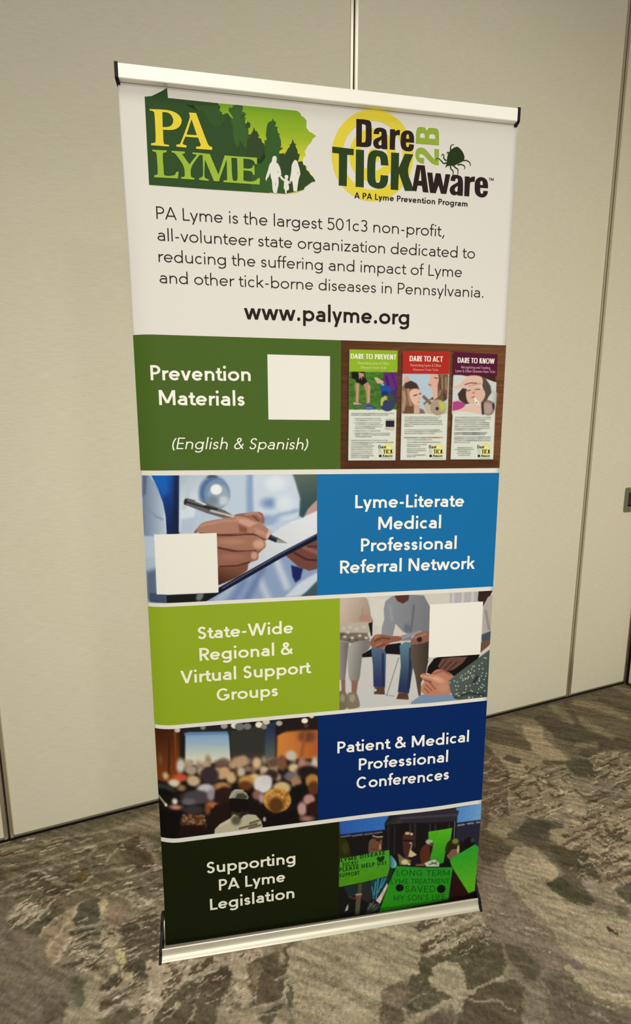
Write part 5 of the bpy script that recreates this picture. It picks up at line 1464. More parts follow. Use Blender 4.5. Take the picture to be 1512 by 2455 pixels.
def audience(p):
    p.use(D3)
    P, E, L = p.poly, p.ell, p.line
    P([(0, 0), (1600, 0), (1600, 1300), (0, 1300)], (24, 16, 14), 4)
    P([(20, 120), (260, 130), (260, 640), (40, 640)], ramp((60, 150), (56, 26, 14), (180, 520), (118, 58, 20)), 30)
    L([(165, 250), (160, 560)], 14, (60, 30, 14), 20); L([(215, 200), (225, 520)], 16, (126, 66, 26), 24); L([(270, 150), (285, 480)], 34, (30, 22, 18), 26)
    P([(280, 130), (720, 110), (720, 210), (280, 215)], (34, 32, 34), 20)
    P([(302, 215), (330, 200), (660, 196), (680, 225), (695, 450), (300, 490)], ramp((480, 220), (128, 166, 204), (480, 420), (212, 212, 192)), 22)
    L([(305, 215), (660, 205)], 22, (96, 132, 172), 24); L([(330, 280), (640, 300)], 20, (150, 180, 206), 40)
    P([(685, 190), (980, 130), (1010, 480), (700, 470)], (50, 50, 46), 26); P([(720, 380), (980, 380), (980, 480), (700, 480)], (66, 54, 52), 40)
    P([(985, 130), (1085, 90), (1080, 440), (990, 470)], ramp((1020, 150), (34, 48, 82), (1020, 420), (92, 96, 88)), 34)
    P([(1095, 230), (1180, 180), (1300, 160), (1470, 180), (1470, 430), (1090, 430)], ramp((1150, 300), (206, 128, 60), (1420, 300), (176, 94, 42)), 34)
    E(1350, 235, 70, 50, (104, 62, 42), 60); L([(1340, 180), (1300, 430)], 24, (150, 84, 48), 40); P([(1090, 60), (1470, 40), (1470, 170), (1090, 200)], (34, 24, 22), 40)
    for x, y, r, c in ((730, 140, 34, (236, 230, 204)), (638, 145, 30, (160, 158, 150)), (770, 150, 40, (110, 112, 112)), (838, 148, 34, (120, 122, 120)), (938, 134, 32, (238, 232, 206)), (1000, 108, 32, (214, 206, 178)), (980, 152, 26, (140, 130, 118)),
                       (1112, 122, 28, (178, 166, 148)), (1332, 100, 28, (244, 238, 208)), (1392, 62, 20, (226, 216, 190)), (234, 180, 26, (200, 196, 176)), (455, 158, 24, (134, 132, 120)), (1345, 142, 22, (70, 56, 60))):
        E(x, y, r, r * .82, c, 12)
    rs = np.random.RandomState(11)
    # far rows
    for k in range(70):
        x = rs.uniform(290, 1440); y = rs.uniform(430, 600)
        c = [(196, 168, 140), (150, 118, 96), (84, 62, 56), (54, 40, 40), (206, 186, 164), (120, 96, 86), (172, 140, 112)][rs.randint(7)]
        E(x, y, rs.uniform(18, 40), rs.uniform(18, 36), c, 44, op=0.8)
    for x, y, rx, ry, c in ((262, 490, 34, 62, (206, 200, 190)), (130, 585, 26, 30, (204, 176, 140)), (85, 450, 18, 40, (120, 80, 50)), (350, 525, 50, 34, (172, 156, 134)), (440, 535, 34, 40, (184, 160, 132)), (480, 480, 40, 30, (176, 160, 134)),
                       (780, 450, 80, 40, (186, 152, 120)), (920, 465, 36, 46, (216, 186, 146)), (980, 520, 36, 30, (206, 180, 152)), (640, 545, 46, 50, (204, 164, 122)), (700, 590, 44, 50, (206, 174, 130)), (780, 540, 40, 42, (196, 182, 166)),
                       (740, 545, 14, 30, (110, 66, 30)), (1215, 400, 46, 42, (198, 190, 180)), (1060, 470, 50, 30, (104, 74, 58)), (1075, 525, 26, 26, (160, 132, 108)), (1140, 470, 40, 60, (122, 80, 64)), (1240, 510, 46, 40, (212, 192, 146)), (1310, 470, 36, 50, (176, 128, 110)),
                       (1420, 455, 28, 40, (206, 194, 180)), (1360, 540, 100, 50, (34, 24, 24)), (1210, 580, 50, 40, (112, 104, 110)), (1050, 570, 50, 44, (56, 38, 32)), (510, 570, 80, 70, (58, 44, 48)),
                       (900, 590, 40, 34, (222, 190, 132)), (600, 470, 50, 30, (110, 84, 70))):
        E(x, y, rx, ry, c, 40)
    # middle rows
    for x, y, rx, ry, c in ((262, 592, 66, 32, (206, 84, 52)), (205, 640, 50, 34, (222, 206, 178)), (270, 680, 36, 26, (150, 116, 84)), (375, 620, 56, 44, (198, 176, 138)), (120, 700, 90, 40, (52, 54, 52)), (120, 740, 80, 40, (14, 14, 12)),
                       (480, 690, 76, 46, (196, 190, 196)), (400, 760, 130, 60, (74, 66, 72)), (330, 800, 60, 30, (104, 98, 110)), (525, 740, 34, 50, (150, 138, 150)), (620, 665, 70, 36, (176, 128, 80)), (640, 760, 80, 90, (42, 24, 18)),
                       (830, 620, 70, 46, (196, 146, 76)), (820, 660, 60, 40, (104, 58, 24)), (970, 650, 80, 76, (222, 216, 218)), (1000, 610, 50, 40, (214, 208, 212)), (1135, 680, 76, 54, (208, 182, 132)), (920, 740, 40, 40, (140, 96, 84)), (965, 770, 30, 40, (176, 150, 150)),
                       (1260, 630, 44, 50, (164, 122, 96)), (1290, 740, 80, 90, (18, 14, 14)), (1400, 620, 60, 60, (180, 128, 66)), (1410, 680, 50, 60, (96, 52, 26)), (1370, 780, 50, 46, (188, 140, 130)), (1310, 860, 40, 60, (188, 150, 140)), (1410, 860, 60, 60, (44, 20, 22)),
                       (212, 798, 24, 26, (222, 220, 220)), (220, 848, 50, 20, (196, 142, 118)), (530, 825, 50, 28, (176, 104, 62)), (495, 870, 26, 40, (130, 74, 44)), (375, 870, 90, 40, (58, 50, 52)), (1350, 945, 60, 24, (160, 112, 108))):
        E(x, y, rx, ry, c, 36)
    # near heads
    P([(60, 900), (260, 880), (330, 980), (300, 1150), (60, 1150)], (12, 9, 8), 30)
    E(375, 985, 118, 80, (74, 48, 32), 22, 10); 
    for k in range(60):
        x, y = rs.uniform(275, 470), rs.uniform(910, 1000)
        E(x, y, rs.uniform(7, 15), rs.uniform(6, 11), [(150, 106, 70), (178, 134, 98), (84, 52, 34), (120, 80, 52)][rs.randint(4)], 14, op=0.7)
    P([(270, 1000), (470, 1000), (500, 1120), (230, 1120)], (30, 16, 12), 30)
    P([(560, 830), (680, 800), (690, 960), (560, 1010), (480, 980)], (34, 18, 14), 24)
    E(1095, 785, 120, 104, (196, 140, 66), 20)
    for k in range(70):
        a, r = rs.uniform(0, 6.28), rs.uniform(0.45, 1)
        E(1095 + 112 * r * math.cos(a), 780 + 98 * r * math.sin(a), rs.uniform(8, 18), rs.uniform(7, 14), [(214, 162, 86), (160, 102, 42), (220, 176, 108), (136, 84, 32)][rs.randint(4)], 18, op=0.7)
    E(1085, 830, 62, 70, (92, 56, 22), 40); P([(960, 870), (1030, 910), (1180, 890), (1260, 860), (1290, 980), (960, 1010)], (18, 11, 10), 26)
    E(985, 950, 14, 20, (170, 166, 160), 14)
    # man in the cap
    E(765, 820, 86, 70, (20, 13, 10), 10)
    P([(676, 768), (700, 712), (730, 690), (780, 692), (830, 722), (850, 760), (840, 778), (760, 768)], (150, 148, 132), 8)
    P([(735, 765), (750, 730), (800, 724), (838, 752), (830, 775)], (70, 66, 56), 8); L([(690, 765), (740, 700), (800, 700)], 10, (186, 182, 164), 10)
    P([(700, 880), (760, 896), (800, 880), (810, 930), (770, 960), (700, 930)], (60, 50, 36), 16)
    P([(552, 1080), (556, 1036), (600, 990), (690, 940), (720, 905), (770, 930), (840, 905), (910, 912), (955, 960), (970, 1010), (968, 1060)], (186, 178, 152), 7)
    L([(770, 940), (800, 900), (840, 890)], 26, (40, 34, 28), 16)
    for a, b, c in (((860, 985), (940, 960), 0), ((770, 1030), (920, 990), 0), ((850, 1030), (950, 1000), 0), ((600, 1010), (690, 960), 1)): L([a, b], 14, (84, 74, 56) if not c else (206, 198, 172), 14)
    E(740, 960, 40, 40, (90, 84, 66), 40)
    # bright rail at the left edge
    L([(60, 770), (132, 836)], 22, (150, 142, 118), 10); E(132, 838, 15, 17, (206, 204, 160), 8)
    p.grain(0.06, 5, 5, 7)

def rally(p):
    p.use(D6)
    P, E, L = p.poly, p.ell, p.line
    P([(0, 0), (1600, 0), (1600, 1400), (0, 1400)], (22, 19, 20), 4)
    p.use(F5)
    P([(60, 300), (1130, 190), (1062, 290), (1020, 360), (1018, 400), (1028, 492), (800, 530), (560, 560), (60, 600)], ramp((100, 400), (44, 92, 178), (1000, 300), (52, 110, 190)), 6)
    L([(100, 605), (600, 545), (1020, 498)], 16, (22, 24, 52), 10)
    for a, b in (((140, 640), (330, 610)), ((370, 620), (570, 590)), ((620, 588), (780, 565)), ((820, 560), (960, 540))): L([a, b], 36, (92, 98, 124), 14)
    P([(1110, 200), (1540, 150), (1540, 330), (1110, 385), (1020, 420), (1030, 340), (1070, 280)], ramp((1200, 200), (30, 28, 32), (1300, 340), (58, 58, 60)), 10)
    for x in (1100, 1220): L([(x, 430), (x - 10, 960)], 40, (38, 34, 44), 24)
    P([(60, 330), (105, 330), (130, 640), (260, 690), (330, 900), (330, 1020), (60, 1110)], (42, 42, 8), 40); E(230, 860, 70, 110, (58, 58, 14), 60)
    p.use(F6)
    P([(0, 265), (940, 178), (1000, 226), (968, 300), (975, 410), (0, 445)], ramp((400, 230), (48, 42, 56), (400, 400), (44, 42, 46)), 10)
    L([(0, 360), (500, 320), (960, 300)], 40, (66, 60, 74), 20)
    P([(945, 176), (1420, 105), (1420, 395), (1130, 430), (962, 442), (972, 330), (1000, 228), (960, 225)], ramp((1000, 250), (84, 140, 206), (1350, 300), (110, 160, 212)), 6)
    for x in (160, 240, 500, 590, 830): L([(x, 460), (x, 860)], 34, (46, 42, 50), 20)
    P([(950, 450), (1420, 395), (1420, 900), (950, 720)], (40, 37, 56), 8); L([(960, 446), (1400, 398)], 14, (26, 26, 40), 8)
    for a, b in (((985, 482), (1090, 470)), ((1150, 458), (1250, 448)), ((1310, 440), (1360, 434))): L([a, b], 30, (124, 134, 152), 12)
    L([(928, 415), (918, 720)], 12, (142, 142, 154), 8)
    # people in the middle
    p.use(D6)
    P([(680, 400), (708, 356), (770, 368), (776, 440), (768, 505), (752, 570), (715, 606), (690, 560), (676, 470)], (72, 42, 36), 7, True)
    E(720, 372, 24, 13, (206, 174, 140), 8); E(758, 378, 13, 12, (214, 194, 150), 7); L([(690, 440), (765, 440)], 18, (30, 18, 18), 10); E(750, 462, 12, 10, (200, 150, 130), 8); L([(762, 470), (745, 540), (735, 590)], 10, (190, 140, 116), 10)
    P([(748, 522), (812, 570), (760, 596), (732, 584)], (206, 188, 136), 6); P([(632, 560), (690, 600), (762, 622), (744, 668), (650, 668)], (118, 104, 66), 12); E(700, 640, 34, 24, (206, 200, 150), 18); E(740, 660, 14, 8, (220, 216, 190), 8)
    P([(770, 600), (850, 560), (880, 640), (860, 675), (770, 670)], (28, 22, 32), 10)
    P([(838, 560), (858, 500), (905, 466), (952, 490), (944, 560), (920, 640), (860, 655)], (86, 44, 26), 8, True); P([(930, 480), (962, 500), (950, 560), (930, 560)], (34, 18, 14), 10)
    E(925, 448, 36, 24, (176, 174, 160), 14); P([(930, 460), (960, 450), (958, 490), (930, 480)], (80, 78, 70), 10)
    P([(912, 354), (1136, 320), (1122, 430), (1075, 560), (1060, 645), (980, 668), (932, 610), (962, 470), (950, 430), (914, 430)], ramp((1000, 350), (84, 176, 28), (1000, 620), (50, 150, 28)), 5)
    P([(880, 648), (928, 625), (978, 612), (1020, 645), (1022, 680), (900, 682)], (186, 200, 182), 6); L([(930, 660), (1000, 640)], 8, (60, 76, 60), 6); L([(950, 640), (1000, 660)], 8, (60, 76, 60), 6); P([(800, 660), (880, 650), (890, 675), (800, 676)], (120, 80, 60), 10)
    P([(1040, 660), (1080, 632), (1120, 640), (1135, 680), (1040, 682)], (12, 12, 12), 8)
    P([(1085, 560), (1140, 520), (1205, 525), (1198, 568), (1120, 612)], (122, 92, 72), 8, True)
    P([(1074, 520), (1100, 450), (1160, 418), (1206, 450), (1218, 530), (1200, 545), (1180, 505), (1130, 530), (1090, 575)], (40, 40, 14), 8, True); E(1168, 446, 30, 24, (126, 128, 62), 22); E(1196, 520, 10, 38, (206, 188, 150), 10)
    E(1300, 462, 50, 50, (18, 14, 16), 12); E(1330, 440, 20, 20, (66, 58, 54), 22)
    P([(1152, 712), (1310, 940), (1370, 960), (1110, 1000)], (42, 14, 16), 10)
    # person at left
    p.use(F5)
    P([(698, 800), (726, 706), (800, 660), (960, 650), (965, 830), (944, 910), (718, 985)], (106, 72, 54), 12, True); P([(780, 640), (880, 650), (980, 630), (960, 690), (800, 680)], (52, 34, 28), 14); L([(785, 615), (870, 640), (975, 630)], 26, (190, 164, 136), 16)
    E(930, 840, 20, 60, (188, 140, 106), 18); L([(750, 885), (880, 890)], 12, (66, 40, 30), 10); E(890, 700, 40, 24, (40, 24, 22), 16)
    P([(1135, 1008), (1200, 1050), (1262, 1150), (1266, 1210), (1220, 1262), (1140, 1232)], ramp((1130, 1150), (44, 110, 120), (1260, 1150), (132, 196, 200)), 10, True)
    P([(1130, 1240), (1200, 1280), (1160, 1430), (1090, 1560)], (16, 52, 30), 12)
    P([(735, 1505), (1085, 1410), (1104, 1490), (1052, 1590), (840, 1910), (796, 1860)], (14, 60, 74), 10)
    for a, b in (((900, 1480), (860, 1890)), ((770, 1640), (806, 1880)), ((850, 1540), (820, 1800)), ((990, 1470), (900, 1760)), ((1050, 1460), (960, 1660))): L([a, b], 20, (88, 156, 176), 18)
    P([(1082, 1558), (1096, 1614), (1000, 1850), (940, 1985), (856, 1920), (940, 1800)], (206, 196, 182), 8); L([(1000, 1700), (990, 1850)], 12, (150, 130, 130), 12)
    P([(215, 1650), (490, 1585), (500, 1800), (300, 1860)], (24, 44, 44), 30)
    P([(560, 1570), (740, 1520), (800, 1860), (700, 1960), (560, 1900)], (38, 40, 40), 30)
    P([(495, 1588), (574, 1572), (560, 1790), (482, 1790)], (70, 74, 52), 8); P([(450, 1900), (548, 1890), (524, 2200), (430, 2210)], (84, 84, 60), 8)
    E(500, 1850, 64, 52, (112, 70, 60), 18); L([(450, 1800), (560, 1795)], 30, (186, 150, 140), 16); L([(320, 1850), (430, 1880)], 40, (64, 56, 48), 40)
    P([(292, 1985), (294, 2060), (286, 2110), (225, 2142), (250, 2060)], (186, 186, 172), 8)
    P([(720, 1960), (940, 1980), (930, 2110), (640, 2190)], (52, 58, 56), 30)
    for a, b in (((760, 1960), (700, 2100)), ((820, 1920), (760, 2040)), ((850, 2000), (780, 2080)), ((880, 2060), (800, 2130))): L([a, b], 14, (116, 122, 120), 14)
    # posters
    P([(126, 1076), (460, 1020), (1000, 912), (1118, 898), (1130, 1250), (1090, 1420), (600, 1552), (100, 1652), (104, 1300)], ramp((600, 1050), (72, 154, 44), (560, 1500), (76, 146, 18)), 8)
    P([(868, 1075), (900, 1030), (940, 1050), (985, 1015), (1022, 1040), (1000, 1100), (930, 1140), (880, 1110)], (14, 52, 16), 8, True)
    p.use(D6)
    P([(625, 676), (900, 690), (1150, 686), (1116, 990), (690, 1070), (465, 1110), (550, 850), (600, 735)], ramp((800, 700), (38, 142, 36), (800, 1050), (42, 140, 20)), 6)
    E(655, 881, 37, 33, (10, 16, 10), 6); E(1045, 889, 40, 38, (10, 16, 10), 6)
    P([(1118, 616), (1200, 566), (1352, 478), (1388, 500), (1374, 905), (1305, 932), (1160, 716), (1130, 660)], ramp((1250, 560), (48, 158, 40), (1300, 880), (92, 176, 28)), 6)
    p.grain(0.22, 9, 7, 9)

def leaflets(p):
    p.use(C6)
    P, E, L = p.poly, p.ell, p.line
    P([(-50, 0), (1600, 0), (1600, 1300), (-50, 1300)], ramp((60, 600), (84, 48, 24), (1450, 500), (112, 72, 44)), 4)
    g = fbm(p.x / 260, p.y / 14, 4, 4) - 0.5; p.C *= (1 + 0.55 * g)[:, None]
    P([(110, 1090), (1420, 1085), (1420, 1200), (60, 1200)], (70, 38, 18), 60, op=0.6)
    # shadows of the leaflets on the printed table
    for q in ([(122, 150), (552, 160), (530, 1104), (112, 1104)], [(588, 165), (996, 172), (968, 1102), (560, 1102)], [(1024, 175), (1400, 190), (1372, 1096), (996, 1096)]):
        P(q, (52, 28, 14), 18, op=0.8)
    for q in ([(134, 136), (551, 147), (531, 1093), (123, 1095)], [(597, 151), (1001, 157), (967, 1091), (572, 1091)], [(1040, 345), (1402, 420), (1374, 1085), (1005, 1086)]):
        P(q, (218, 222, 210), 4)
    P([(134, 136), (551, 147), (548, 333), (133, 329)], (142, 180, 36), 4)
    P([(597, 151), (1001, 157), (993, 350), (590, 346)], (178, 42, 32), 4)
    P([(1036, 158), (1413, 178), (1405, 365), (1029, 356)], (86, 20, 52), 4)
    # first leaflet picture
    P([(133, 329), (548, 333), (544, 656), (129, 656)], (66, 112, 38), 4)
    m = (p.y > 325) & (p.y < 662) & (p.x > 128) & (p.x < 548)
    n = fbm(p.x / 30, p.y / 12, 8, 3) - 0.5
    p.C[m] *= (1 + 0.6 * n[m])[:, None]
    P([(150, 329), (262, 329), (270, 380), (292, 420), (255, 445), (195, 425), (185, 395), (155, 385)], (22, 20, 14), 5)
    P([(212, 332), (258, 345), (262, 380), (245, 365), (242, 402), (230, 372), (218, 400)], (190, 148, 118), 5)
    P([(185, 420), (222, 428), (218, 500), (212, 602), (186, 602), (188, 500), (180, 460)], (178, 132, 104), 6); P([(255, 440), (290, 415), (318, 455), (312, 520), (312, 600), (282, 604), (276, 500)], (182, 138, 110), 6)
    L([(205, 440), (200, 580)], 9, (204, 164, 134), 8); L([(300, 450), (300, 590)], 9, (206, 166, 138), 8)
    P([(165, 590), (240, 605), (235, 612), (172, 614)], (196, 168, 148), 5); P([(185, 612), (290, 610), (280, 632), (200, 628)], (96, 88, 110), 6); P([(262, 640), (300, 605), (370, 640), (340, 654), (265, 654)], (60, 78, 132), 5); L([(280, 640), (330, 640)], 6, (150, 166, 200), 5)
    P([(345, 380), (370, 376), (430, 415), (420, 432), (375, 430)], (206, 170, 144), 5)
    P([(430, 334), (548, 336), (546, 500), (520, 500), (440, 440), (425, 400)], (98, 40, 122), 6); L([(500, 340), (540, 480)], 12, (74, 26, 100), 12); L([(450, 370), (470, 440)], 18, (58, 24, 72), 14)
    P([(398, 455), (440, 432), (500, 470), (520, 540), (410, 540), (405, 490)], (38, 74, 150), 6); E(440, 520, 30, 24, (20, 44, 110), 20); P([(400, 440), (432, 430), (432, 450)], (150, 186, 210), 6)
    P([(485, 500), (546, 470), (544, 600), (500, 600)], (70, 44, 96), 8)
    E(463, 598, 67, 72, (58, 66, 68), 5); E(455, 612, 52, 52, (52, 60, 106), 24); P([(400, 600), (405, 560), (440, 535), (478, 548), (468, 572), (440, 572), (425, 590), (420, 622), (405, 625)], (176, 190, 66), 8); L([(448, 560), (468, 574)], 8, (236, 226, 180), 6); E(490, 560, 34, 28, (58, 70, 60), 20)
    # second picture
    P([(590, 346), (993, 350), (976, 690), (582, 686)], (180, 200, 214), 4)
    P([(598, 410), (612, 372), (640, 362), (660, 395), (640, 430), (612, 440)], (216, 168, 152), 6)
    P([(590, 460), (612, 425), (660, 405), (710, 425), (735, 470), (740, 500), (720, 540), (730, 640), (770, 655), (790, 690), (586, 688)], (136, 100, 78), 8)
    P([(615, 430), (670, 408), (720, 440), (730, 470), (650, 475), (610, 470)], (62, 48, 40), 8); L([(600, 500), (610, 560), (600, 660)], 22, (178, 146, 120), 18); L([(640, 480), (650, 560), (668, 640)], 16, (176, 140, 114), 12)
    P([(655, 500), (700, 475), (750, 500), (752, 560), (735, 610), (705, 622), (680, 600), (660, 560)], (226, 184, 164), 6, True); L([(690, 535), (715, 528)], 9, (70, 48, 42), 6); L([(735, 520), (750, 516)], 8, (70, 48, 42), 6); L([(720, 592), (740, 588)], 6, (190, 110, 100), 5); E(735, 560, 8, 12, (214, 166, 146), 8)
    P([(620, 620), (720, 630), (750, 690), (600, 690)], (110, 74, 58), 10); P([(690, 620), (740, 620), (740, 690), (690, 690)], (204, 170, 150), 12)
    P([(820, 570), (860, 540), (880, 480), (890, 350), (985, 352), (978, 560), (940, 590), (960, 690), (820, 690), (770, 600)], (110, 82, 62), 8)
    P([(800, 690), (780, 610), (830, 570), (900, 575), (975, 600), (972, 690)], (196, 180, 156), 10); L([(775, 545), (830, 600)], 26, (120, 96, 80), 14)
    P([(830, 352), (900, 352), (905, 400), (892, 455), (850, 470), (822, 462), (818, 440), (812, 436), (820, 420)], (222, 172, 154), 6); P([(845, 465), (895, 455), (895, 550), (862, 572), (850, 520)], (216, 176, 154), 7)
    L([(868, 380), (892, 386)], 8, (90, 60, 56), 6); L([(818, 440), (838, 444)], 9, (170, 84, 84), 6)
    L([(930, 360), (935, 460), (905, 530)], 18, (150, 118, 90), 14); L([(965, 380), (968, 480)], 14, (160, 130, 104), 12); L([(915, 380), (920, 480)], 10, (84, 60, 46), 8); L([(950, 520), (960, 570)], 14, (66, 44, 34), 12)
    E(897, 637, 66, 69, (170, 150, 132), 6); P([(905, 580), (950, 600), (958, 640), (930, 670), (915, 640)], (182, 196, 84), 14, True); E(890, 647, 13, 14, (54, 42, 30), 6)
    # third picture
    P([(1029, 358), (1120, 368), (1190, 362), (1290, 380), (1402, 422), (1388, 702), (1200, 690), (1016, 692)], (206, 210, 208), 4)
    L([(1330, 470), (1390, 520), (1380, 620)], 30, (184, 192, 190), 30)
    P([(1068, 520), (1110, 470), (1160, 480), (1180, 600), (1130, 610), (1080, 570)], (66, 48, 42), 10); P([(1250, 362), (1310, 390), (1350, 450), (1358, 510), (1330, 550), (1310, 600), (1270, 590), (1290, 480)], (84, 72, 62), 10)
    P([(1142, 490), (1200, 460), (1270, 465), (1305, 510), (1295, 560), (1260, 600), (1200, 610), (1150, 580)], (220, 180, 160), 8, True)
    L([(1150, 495), (1178, 488)], 7, (100, 70, 62), 6); L([(1218, 482), (1258, 480)], 7, (100, 70, 62), 6); E(1205, 510, 14, 9, (190, 136, 118), 8); L([(1190, 552), (1212, 545)], 10, (166, 84, 80), 7)
    P([(1029, 465), (1090, 430), (1150, 372), (1200, 360), (1270, 372), (1285, 420), (1270, 450), (1215, 455), (1130, 465), (1030, 478)], (224, 186, 168), 6, True); L([(1130, 440), (1180, 425), (1230, 428)], 9, (120, 80, 70), 7); L([(1160, 458), (1240, 432), (1270, 430)], 7, (186, 138, 122), 6)
    P([(1025, 590), (1070, 580), (1140, 605), (1110, 650), (1070, 660), (1022, 665)], (176, 66, 132), 12)
    P([(1020, 672), (1080, 655), (1140, 625), (1230, 608), (1275, 625), (1265, 690), (1180, 702), (1020, 690)], (224, 190, 172), 8); P([(1020, 690), (1060, 668), (1140, 672), (1240, 690), (1300, 705), (1020, 705)], (214, 218, 212), 10)
    P([(1208, 552), (1216, 548), (1252, 590), (1246, 616), (1222, 608)], (236, 230, 220), 4); E(1232, 596, 5, 6, (40, 50, 50), 4)
    E(1330, 640, 56, 66, (130, 112, 102), 8); E(1325, 645, 44, 52, (176, 152, 142), 20); E(1376, 625, 10, 30, (72, 40, 40), 10); L([(1280, 600), (1285, 690)], 20, (60, 50, 44), 16)
    # blurred paragraphs
    rs = np.random.RandomState(6)
    def para(rows, c=(112, 112, 106), w=8):
        for y, x0, x1 in rows:
            x = x0
            while x < x1:
                l = min(rs.uniform(14, 46), x1 - x)
                yy = y + (x - 300) * 0.0
                L([(x, yy), (x + l, yy)], w * rs.uniform(.75, 1.1), c, 5, op=rs.uniform(.55, .85))
                x += l + rs.uniform(4, 7)
    para([(689, 152, 515), (703, 150, 470), (733, 186, 400), (749, 186, 410), (770, 186, 398), (786, 186, 428), (803, 186, 415), (818, 186, 352), (839, 186, 400), (859, 186, 480), (874, 186, 478), (890, 186, 320), (921, 150, 462), (938, 150, 510), (953, 150, 330),
          (970, 150, 346), (985, 150, 330), (1002, 150, 334), (1020, 150, 332), (1036, 150, 334), (1053, 150, 340), (1068, 150, 300)])
    for y in (733, 770, 839, 859): E(172, y, 3, 3, (110, 110, 106), 4)
    para([(720, 610, 918), (735, 610, 900), (750, 610, 930), (766, 610, 928), (782, 610, 935), (798, 610, 685), (831, 610, 912), (846, 610, 930), (862, 610, 866), (916, 632, 842), (937, 632, 915), (957, 632, 796), (973, 632, 745), (994, 632, 788), (1010, 632, 790), (1026, 632, 722), (1048, 632, 790), (1062, 632, 700)])
    para([(898, 606, 800)], (70, 68, 64), 9); para([(897, 808, 938)], (176, 60, 48), 9)
    para([(722, 1046, 1352), (738, 1044, 1352), (753, 1044, 1300), (769, 1043, 1340), (785, 1043, 1342), (801, 1042, 1344), (817, 1042, 1344), (831, 1042, 1262), (892, 1040, 1350), (907, 1040, 1348), (923, 1039, 1346), (939, 1038, 1170), (985, 1066, 1192), (1000, 1040, 1205), (1016, 1070, 1176), (1033, 1062, 1180), (1050, 1076, 1168)])
    para([(856, 1040, 1316), (869, 1038, 1300)], (66, 66, 64), 9)
    P([(447, 750), (522, 750), (520, 806), (446, 805)], (36, 30, 42), 5); para([(739, 448, 522), (818, 444, 520), (829, 446, 520)], (150, 120, 120), 6)
    for x, y, k in ((385, 962, 1.0), (820, 962, .97), (1237, 962, .9)):
        E(x + 82 * k, y + 42, 48 * k, 58, (226, 220, 128), 8); E(x + 82 * k, y + 42, 28 * k, 34, (234, 234, 190), 10); E(x + 82 * k, y + 42, 16 * k, 20, (226, 218, 110), 8)
        E(x + 15 * k, y + 93, 12 * k, 12, (24, 28, 18), 5); L([(x + 30 * k, y + 112), (x + 122 * k, y + 113)], 4, (96, 96, 90), 4, op=.7)
    p.grain(0.05, 4, 4, 5)

photo('printed_photo', sheet, U_green, HW, E_green_b, E_green_t, leaflets, (84, 48, 24), label='photograph of three leaflets on a wooden table')
photo('printed_photo', sheet, -HW, U_blue, E_ph1_b, E_ph1_t, doctor, (186, 200, 220), label='photograph of a hand writing with a pen on a clipboard')
photo('printed_photo', sheet, U_lime, HW, E_lime_b, E_lime_t, group, (200, 200, 196), label='photograph of people sitting in a circle')
photo('printed_photo', sheet, -HW, U_navy, E_aud_b, E_aud_t, audience, (24, 16, 14), soft=2, label='photograph of a seated audience facing a lit screen')
photo('printed_photo', sheet, U_dark, HW, E_dk_b, E_dk_t, rally, (22, 19, 20), soft=2, label='photograph of people holding green posters')

# white cards, their codes left blank
for tr, c, lab in ((C5, ((980, 177), (1425, 190), (1423, 644), (988, 640)), 'white square card on the forest green panel'),
                   (C7, ((131, 543), (635, 531), (650, 1008), (153, 1028)), 'white square card over the photograph of a writing hand'),
                   (D2, ((892, 190), (1384, 163), (1357, 652), (875, 680)), 'white square card over the photograph of sitting people')):
    q = [np.array(tr.uv(k)) for k in c]
    a, b = np.meshgrid(np.linspace(0, 1, 9), np.linspace(0, 1, 9))
    a, b = a.ravel()[:, None], b.ravel()[:, None]
    pts = (q[0] * (1 - a) + q[1] * a) * (1 - b) + (q[3] * (1 - a) + q[2] * a) * b
    pr = Print(0.0006)
    pr.faces(pts, grid_faces(9, 9).tolist(), [ink((238, 234, 225))] * 64)
    pr.build('blank_card', sheet, lab)

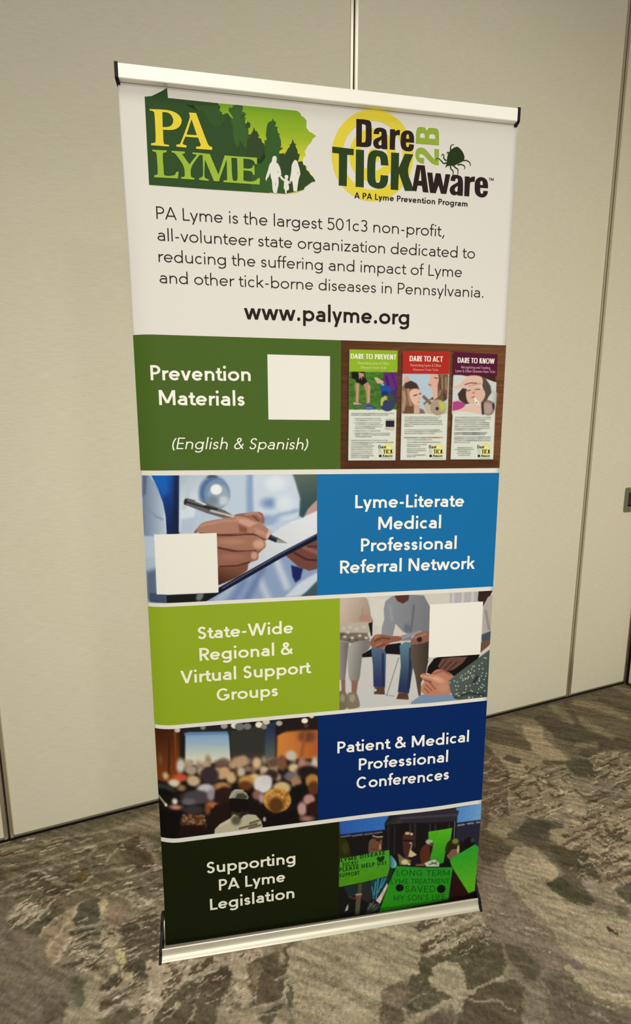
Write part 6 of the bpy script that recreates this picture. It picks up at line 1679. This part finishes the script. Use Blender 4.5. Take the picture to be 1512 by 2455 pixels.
# words on the printed leaflets and posters
pr = Print(0.0006)
for st_, tr, a, b, c, f, col in (
        ('DARE TO PREVENT', F7, (160, 238), (1030, 258), (160, 140), COND, (240, 236, 214)), ('Preventing Lyme & Other', C6, (205, 264), (477, 269), (205, 240), THINC, (206, 220, 150)), ('Diseases From Ticks', C6, (231, 302), (452, 305), (231, 280), THINC, (206, 220, 150)),
        ('DARE TO ACT', C6, (652, 238), (938, 243), (652, 191), COND, (240, 232, 220)), ('Preventing Lyme & Other', C6, (660, 282), (926, 287), (660, 259), THINC, (226, 160, 148)), ('Diseases From Ticks', C6, (683, 319), (901, 322), (683, 299), THINC, (226, 160, 148)),
        ('DARE TO KNOW', C6, (1066, 251), (1384, 261), (1066, 205), COND, (240, 234, 224)), ('Recognizing and Treating', C6, (1098, 299), (1347, 306), (1098, 276), THINC, (206, 160, 178)), ('Lyme & Other Diseases from Ticks', C6, (1048, 332), (1390, 340), (1048, 308), THINC, (206, 160, 178))):
    pr.text(f, st_, tr.uv(a), tr.uv(b), tr.uv(c), col)
for x, k in ((384, 1.0), (819, .97), (1236, .9)):
    for st_, a, b, c in (('Dare', (0, 990), (68, 990), 962), ('TICK', (42, 1035), (122, 1035), 1000), ('Aware', (34, 1063), (122, 1063), 1043)):
        pr.text(COND, st_, C6.uv((x + a[0] * k, a[1])), C6.uv((x + b[0] * k, b[1])), C6.uv((x + a[0] * k, c)), (30, 30, 22))
    pr.text(THINC, '2B', C6.uv((x + 26 * k, 1036)), C6.uv((x + 26 * k, 996)), C6.uv((x + 2 * k, 1036)), (176, 190, 116))
pr.build('lettering', sheet, 'small headings on the printed leaflets')
pr = Print(0.0006)
for st_, a, b, c in (('LYME DISEASE', (140, 1150), (1030, 985), (140, 1075)), ('SUCKS!', (170, 1245), (480, 1200), (170, 1160)), ('PLEASE HELP US!', (110, 1345), (1050, 1190), (110, 1262)), ('SUPPORT', (110, 1460), (520, 1400), (110, 1380))):
    pr.text(HANDB, st_, F5.uv(a), F5.uv(b), F5.uv(c), (16, 62, 18))
for st_, a, b, c in (('LONG TERM', (625, 765), (1118, 765), (625, 712)), ('LYME TREATMENT', (572, 845), (1120, 838), (572, 797)), ('SAVED', (705, 920), (990, 918), (705, 860)), ("MY SON'S LIFE", (600, 1003), (1080, 990), (600, 950))):
    pr.text(HAND, st_, D6.uv(a), D6.uv(b), D6.uv(c), (20, 90, 18))
pr.build('lettering', sheet, 'dark hand lettering on the green posters')
